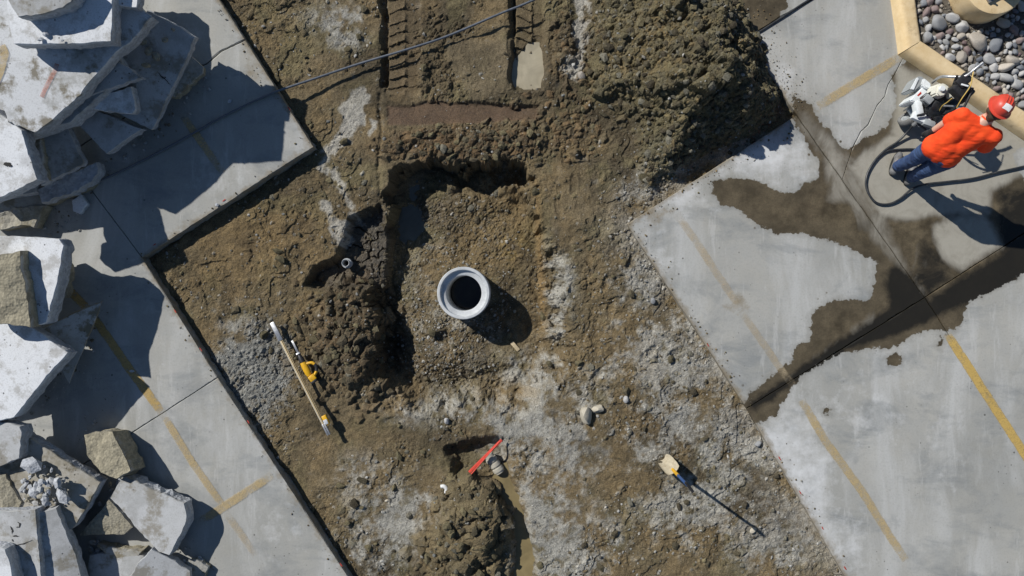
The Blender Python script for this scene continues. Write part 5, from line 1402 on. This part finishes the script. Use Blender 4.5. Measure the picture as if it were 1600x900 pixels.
# engine
sbox('engine_block', 1456, 158, 0.40, (0.30, 0.28, 0.32), M['eng'], 0, 0.02, (0.85, 0.85))
lathe('recoil_starter', [(0, 0.06), (0.05, 0.065), (0.09, 0.05), (0.115, 0.02), (0.12, -0.03), (0, -0.03)], M['eng'], saw, 28, Matrix.Translation(sp3(1462, 168, 0.50)) @ Euler((0.5, -0.1, AX)).to_matrix().to_4x4())
for k in range(6): sbox('cooling_fin', 1449 + k * 1.4, 147 + k * 2.4, 0.555, (0.18, 0.008, 0.05), M['eng'], 0, 0.0)
sbox('air_filter', 1449, 156, 0.56, (0.10, 0.12, 0.08), M['saw_grey'], 0.2, 0.012, (0.85, 0.85))
tk = prism('fuel_tank', [(1460,148),(1464,130),(1472,127),(1486,132),(1484,142),(1476,153),(1468,151)], 0.48, 0.68, M['cream'], saw, 0.018, 0.86)
lathe('tank_cap', [(0, 0.03), (0.03, 0.03), (0.034, 0.02), (0.034, 0), (0, 0)], M['saw_white'], tk, 20, Matrix.Translation(sp3(1471, 139, 0.68)))
prism('water_bottle', [(1487,136),(1494,134),(1498,139),(1493,150),(1488,153),(1485,146)], 0.5, 0.66, M['cream'], saw, 0.012, 0.85)
lathe('muffler', [(0, -0.08), (0.05, -0.08), (0.055, -0.07), (0.055, 0.07), (0.05, 0.08), (0, 0.08)], M['eng'], saw, 24, Matrix.Translation(sp3(1466, 180, 0.45)) @ Euler((0, math.pi / 2, AX)).to_matrix().to_4x4())
sbox('belt_cover', 1475, 172, 0.40, (0.26, 0.10, 0.22), M['eng'], 0.1, 0.02)
sbox('console', 1503, 142, 0.82, (0.20, 0.24, 0.10), M['eng'], 0.15, 0.02, (0.85, 0.9)); sbox('console_lid', 1505, 126, 0.86, (0.17, 0.12, 0.06), M['black'], 0.1, 0.015)
sbox('console_plate', 1510, 134, 0.895, (0.12, 0.02, 0.012), M['saw_white'], -0.9, 0.003)
# handle frame
def stube(nm, pts, r, mat, seg=10): return tube(nm, catmull([sp3(*p) for p in pts], 6), r, mat, saw, seg)
stube('handle_bar', [(1457,129,0.42),(1470,120,0.70),(1490,120,0.82),(1508,119,0.88),(1522,109,0.94),(1536,98,0.97)], 0.016, M['alu'])
stube('handle_bar', [(1464,182,0.30),(1484,176,0.62),(1502,158,0.84),(1516,134,0.92)], 0.015, M['black'])
stube('handle_bar', [(1480,150,0.45),(1486,142,0.66),(1492,126,0.84),(1496,118,0.90)], 0.013, M['black'])
stube('frame_rail', [(1520,137,0.90),(1514,152,0.88),(1506,168,0.84)], 0.014, M['black'])
stube('throttle_cable', [(1466,177,0.50),(1472,166,0.62),(1480,160,0.72),(1487,154,0.80)], 0.006, M['cord_y'])
stube('choke_cable', [(1495,168,0.80),(1503,154,0.88),(1516,135,0.95),(1519,122,0.97),(1521,112,0.97)], 0.006, M['cord_y'])
stube('depth_lever', [(1433,181,0.47),(1444,178,0.48),(1455,175,0.48)], 0.014, M['black']); stube('water_line', [(1452,176,0.40),(1463,179,0.46),(1470,176,0.50),(1477,178,0.48)], 0.008, M['saw_grey'])
sbox('red_switch', 1458, 193, 0.36, (0.07, 0.04, 0.04), M['red_pl'], -0.5, 0.006)
sbox('cross_bar', 1489, 166, 0.60, (0.02, 0.22, 0.02), M['alu'], 0.9, 0.003)
tube('hose_coupling', [sp3(1433, 191, 0.24), sp3(1427, 195, 0.18)], 0.024, M['alu'], saw, 14)

# ================================================================== PERSON
def blob(name, caps, voxel=0.012, smooth=6):
    """one continuous surface from tapered limbs (p0, p1, r0, r1)"""
    bm = bmesh.new()
    for (p0, p1, r0, r1) in caps:
        p0, p1 = Vector(p0), Vector(p1); d_ = p1 - p0
        for p, r in ((p0, r0), (p1, r1)):
            bmesh.ops.create_icosphere(bm, subdivisions=3, radius=r, matrix=Matrix.Translation(p))
        if d_.length > 1e-4: tube_bm(bm, [p0, p0 + d_ * .5, p1], [r0, (r0 + r1) / 2, r1], 20)
    bmesh.ops.recalc_face_normals(bm, faces=bm.faces)
    me = bpy.data.meshes.new(name); bm.to_mesh(me); bm.free()
    o = bpy.data.objects.new('tmp', me); COL.objects.link(o)
    m = o.modifiers.new('r', 'REMESH'); m.mode = 'VOXEL'; m.voxel_size = voxel; m.use_smooth_shade = True
    s = o.modifiers.new('s', 'SMOOTH'); s.iterations = smooth; s.factor = 0.5
    dg = bpy.context.evaluated_depsgraph_get(); dg.update()
    me2 = bpy.data.meshes.new_from_object(o.evaluated_get(dg))
    bpy.data.objects.remove(o); bpy.data.meshes.remove(me)
    me2.name = name
    for p in me2.polygons: p.use_smooth = True
    me2.materials.clear()
    return me2
def crumple(me, amp, scale, seed, aniso=(1, 1, 1)):
    n = len(me.vertices); co = np.empty(n * 3, np.float32); no = np.empty(n * 3, np.float32)
    me.vertices.foreach_get('co', co); me.vertices.foreach_get('normal', no)
    co = co.reshape(-1, 3); no = no.reshape(-1, 3)
    h = fbm(co[:, 0] * aniso[0] + co[:, 2] * 0.6, co[:, 1] * aniso[1] + co[:, 2] * aniso[2], scale, 3, seed)
    h = 1 - np.abs(h) * 2
    co += no * (amp * h)[:, None]
    me.vertices.foreach_set('co', co.ravel()); me.update()
pc = P(1402, 273, 0)
per = empty('person', (pc.x, pc.y, 0)); tag(per, 'person in orange shirt, blue jeans and red hard hat bending over the concrete saw', 'person')
def b3(px, py, z): return P(px, py, z) - Vector((pc.x, pc.y, 0))
J = dict(a1=b3(1401,261,.09), a2=b3(1424,277,.09), k1=b3(1428,249,.50), k2=b3(1446,266,.50), h1=b3(1461,230,.93), h2=b3(1478,248,.93), pel=b3(1470,237,.98),
         wst=b3(1484,226,1.10), chs=b3(1516,203,1.30), nb=b3(1541,187,1.42), s1=b3(1504,180,1.37), s2=b3(1552,213,1.37), e1=b3(1481,189,1.12), w1=b3(1455,206,.90), e2=b3(1537,230,1.12), w2=b3(1514,232,.93),
         hd=b3(1559,171,1.55))
fw = Vector((0.56, 0.83, 0)).normalized(); rt = Vector((fw.y, -fw.x, 0))
t1_ = J['a1'] + fw * 0.0; 
footd = Vector((0.35, 0.93, 0)).normalized()
hdir = (J['hd'] - J['nb']).normalized()
face = (fw * 0.85 + Vector((0, 0, -0.5))).normalized()
caps = [(J['pel'] - rt * .07, J['pel'] + rt * .07, .115, .115), (J['pel'], J['wst'], .12, .115), (J['wst'] - rt * .04, J['chs'] - rt * .07, .10, .11), (J['wst'] + rt * .04, J['chs'] + rt * .07, .10, .11), (J['chs'], J['nb'], .11, .07), (J['s1'], J['s2'], .068, .068),
        (J['nb'], J['hd'] - hdir * .05, .056, .055), (J['hd'] - hdir * .03, J['hd'] + hdir * .03, .082, .086), (J['hd'] - hdir * .06 + face * .05, J['hd'] + face * .03, .05, .07),
        (J['hd'] + face * .09 - hdir * .01, J['hd'] + face * .112 - hdir * .03, .012, .017), (J['hd'] + rt * .082, J['hd'] + rt * .09 - hdir * .03, .02, .016), (J['hd'] - rt * .082, J['hd'] - rt * .09 - hdir * .03, .02, .016),
        (J['s1'], J['e1'], .056, .045), (J['e1'], J['w1'], .044, .032), (J['s2'], J['e2'], .056, .045), (J['e2'], J['w2'], .044, .032),
        (J['h1'], J['k1'], .082, .058), (J['k1'], J['a1'], .056, .042), (J['h2'], J['k2'], .082, .058), (J['k2'], J['a2'], .056, .042), (J['a1'], J['a1'] + footd * .13 - Vector((0, 0, .045)), .04, .036), (J['a2'], J['a2'] + footd * .13 - Vector((0, 0, .045)), .04, .036)]
def hand(w, e, k, side, grow=0.0):
    d_ = (w - e).normalized(); sd_ = d_.cross(Vector((0, 0, 1))).normalized() * side; dn2 = d_.cross(sd_).normalized()
    if dn2.z > 0: dn2 = -dn2
    c = [(w, w + d_ * .045, .030 + grow, .034 + grow), (w + d_ * .03 - sd_ * .02, w + d_ * .075 - sd_ * .028, .020 + grow, .017 + grow), (w + d_ * .03 + sd_ * .02, w + d_ * .075 + sd_ * .028, .020 + grow, .017 + grow)]
    for i, ln in enumerate((.058, .068, .064, .05)):
        r0 = w + d_ * .08 + sd_ * (-.03 + .02 * i); r1 = r0 + d_ * ln * .55 + dn2 * ln * .25; r2 = r1 + dn2 * ln * .55 - d_ * ln * .05
        c += [(r0 - d_ * .02, r1, .0098 + grow * .5, .009 + grow * .5), (r1, r2, .009 + grow * .5, .0078 + grow * .5)]
    t0 = w + d_ * .03 - sd_ * .032; t1 = t0 + d_ * .035 - sd_ * .018 + dn2 * .015
    c += [(t0, t1, .013 + grow * .5, .011 + grow * .5), (t1, t1 + d_ * .03 + dn2 * .022, .0105 + grow * .5, .009 + grow * .5)]
    return c
caps += hand(J['w1'], J['e1'], 0, 1) + hand(J['w2'], J['e2'], 0, -1)
M['skin'] = simple('skin', tuple(A(206, 158, 132)), 0.5, 0, 0.06, 40, 0.05)
link('body', blob('body', caps, 0.008, 4), M['skin'], per)
def mat_cloth(name, c1, c2, rough=0.85, sc=60, weave=900):
    t = NT(name); n = t.noise(8, 5, 0.6, t.obj()); f = t.noise(sc, 4, 0.6, t.obj())
    c = t.mix(t.ramp(n, [(0.35, 0.0), (0.65, 1.0)]), c1, c2)
    return t.set(c, rough, t.bump(f, 0.25, 0.004))
M['orange'] = mat_cloth('orange_shirt_cloth', lin(240, 68, 18), lin(253, 84, 26)); M['denim'] = mat_cloth('blue_denim', lin(36, 56, 94), lin(66, 90, 130))
M['boot'] = simple('worn_grey_boot', tuple(A(112, 112, 112)), 0.6, 0, 0.2, 25, 0.15, (tuple(A(70, 62, 52)), 0.6)); M['sole'] = simple('boot_sole', (0.03, 0.028, 0.025), 0.8, 0, 0.2, 25, 0.1)
hem = J['pel'] + (J['wst'] - J['pel']) * 0.12
sc_ = [(hem - rt * .085, hem + rt * .085, .138, .138), (hem, J['wst'], .146, .138), (hem - rt * .085, J['wst'] - rt * .075, .126, .12), (hem + rt * .085, J['wst'] + rt * .075, .126, .12),
       (J['wst'] - rt * .075, J['chs'] - rt * .09, .12, .12), (J['wst'] + rt * .075, J['chs'] + rt * .09, .12, .12), (J['chs'] - rt * .1, J['s1'], .108, .072), (J['chs'] + rt * .1, J['s2'], .108, .072), (J['chs'], J['nb'] - hdir * .03, .12, .074), (J['s1'], J['s2'], .072, .072), (J['nb'] - hdir * .06, J['nb'] + hdir * .005, .085, .066),
       (J['s1'], J['s1'] + (J['e1'] - J['s1']) * .80, .080, .074), (J['s2'], J['s2'] + (J['e2'] - J['s2']) * .86, .086, .082)]
me = blob('shirt', sc_, 0.011, 6); crumple(me, 0.004, 0.14, 5, (0.4, 1.6, 0.9)); crumple(me, 0.0025, 0.05, 9, (0.5, 1.5, 1))
link('shirt', me, M['orange'], per)
jc = [(J['pel'] - rt * .06, J['pel'] + rt * .06, .132, .132), (J['h1'] - rt * .02, J['k1'], .105, .080), (J['k1'], J['a1'] + (J['k1'] - J['a1']) * .12, .079, .066), (J['h2'] + rt * .02, J['k2'], .105, .080), (J['k2'], J['a2'] + (J['k2'] - J['a2']) * .12, .079, .066), (J['pel'], J['h1'], .125, .105), (J['pel'], J['h2'], .125, .105)]
me = blob('jeans', jc, 0.011, 5); crumple(me, 0.007, 0.09, 15, (1, 1, 1.6)); crumple(me, 0.003, 0.035, 19)
link('jeans', me, M['denim'], per)
for ank in (J['a1'], J['a2']):
    g_ = Vector((ank.x, ank.y, 0))
    me = blob('boot', [(g_ - footd * .05 + Vector((0, 0, .055)), g_ + footd * .13 + Vector((0, 0, .05)), .05, .045), (g_ + footd * .13 + Vector((0, 0, .05)) - footd.cross(Vector((0, 0, 1))) * .015, g_ + footd * .17 + Vector((0, 0, .045)), .042, .038), (g_ + Vector((0, 0, .06)), ank + Vector((0, 0, .10)), .052, .058)], 0.008, 3)
    bt = link('boot', me, M['boot'], per)
    bm = bmesh.new(); ring = []
    for k in range(24):
        a = 2 * math.pi * k / 24; ring.append(g_ + footd * (.06 + .16 * math.cos(a)) + footd.cross(Vector((0, 0, 1))) * (.054 * math.sin(a)) )
    v0 = [bm.verts.new((p.x, p.y, 0.006)) for p in ring]; v1 = [bm.verts.new((p.x, p.y, 0.032)) for p in ring]
    bm.faces.new(v0[::-1]); bm.faces.new(v1)
    for k in range(24): bm.faces.new((v0[k], v0[(k + 1) % 24], v1[(k + 1) % 24], v1[k]))
    link('sole', mesh_bm('sole', bm), M['sole'], bt)
for (w, e, s) in ((J['w1'], J['e1'], 1), (J['w2'], J['e2'], -1)):
    d_ = (w - e).normalized()
    link('glove', blob('glove', hand(w, e, 0, s, 0.005) + [(w - d_ * .03, w, .038, .036)], 0.006, 2), M['black'], per)
# belt, hair
M['leather'] = simple('dark_leather', (0.03, 0.022, 0.016), 0.5, 0, 0.2, 30, 0.1)
M['hair'] = simple('brown_hair', (0.06, 0.04, 0.025), 0.7, 0, 0.3, 80, 0.4)
link('hair', blob('hair', [(J['hd'] - face * .03 - hdir * .01, J['hd'] - face * .055 - hdir * .045, .078, .055), (J['hd'] - face * .045 - hdir * .04, J['hd'] - face * .045 - hdir * .085, .06, .045), (J['hd'] - face * .03 + rt * .05 - hdir * .03, J['hd'] - face * .03 - rt * .05 - hdir * .03, .045, .045)], 0.008, 3), M['hair'], per)
# hard hat
M['hat'] = simple('red_orange_hard_hat', lin(206, 72, 54), 0.45, 0, 0.06, 20, 0.0, (lin(180, 70, 50), 0.25)); M['sticker'] = simple('white_sticker', tuple(A(222, 222, 220)), 0.5, 0, 0.08, 60, 0.0)
hz = (hdir * 0.8 + Vector((0.15, 0.2, 0.75))).normalized(); hxv = (face - hz * face.dot(hz)).normalized(); hyv = hz.cross(hxv)
hm = Matrix((hxv, hyv, hz)).transposed().to_4x4(); hm.translation = J['hd'] + hdir * .035
sq = Matrix.Diagonal((1.03, 0.87, 0.92, 1.0))
bm = bmesh.new(); lathe_bm(bm, [(0.150, -0.012), (0.152, -0.006), (0.126, 0.004), (0.124, 0.03), (0.117, 0.065), (0.10, 0.098), (0.07, 0.122), (0.035, 0.134), (0, 0.137)], 48, hm @ sq)
hat = link('hard_hat', mesh_bm('hard_hat', bm, True, 50), M['hat'], per)
for yy in (-0.03, 0.0, 0.03):
    pts = []
    for k in range(13):
        th = math.radians(35 + 110 * k / 12); r_ = 0.137
        x = 0.125 * math.cos(th); z = 0.1275 * math.sin(th) ** 0.9 * (1 - 9 * yy * yy) + 0.001
        pts.append(hm @ Vector((x, yy, z)))
    tube('crown_ridge', pts, 0.006, M['hat'], hat, 8)
V = []; F = []
for i in range(6):
    for j in range(6):
        th = math.radians(118 + 26 * i / 5); ph = -0.040 + 0.08 * j / 5      # back of the shell
        x = 0.133 * math.cos(th); z = 0.134 * math.sin(th) * math.sqrt(max(0, 1 - (ph / 0.13) ** 2)) + 0.003
        V.append(tuple(hm @ Vector((x * 1.02, ph - 0.01, z))))
for i in range(5):
    for j in range(5): k = i * 6 + j; F.append((k, k + 1, k + 7, k + 6))
link('sticker', mesh_np('sticker', V, F, True), M['sticker'], hat)
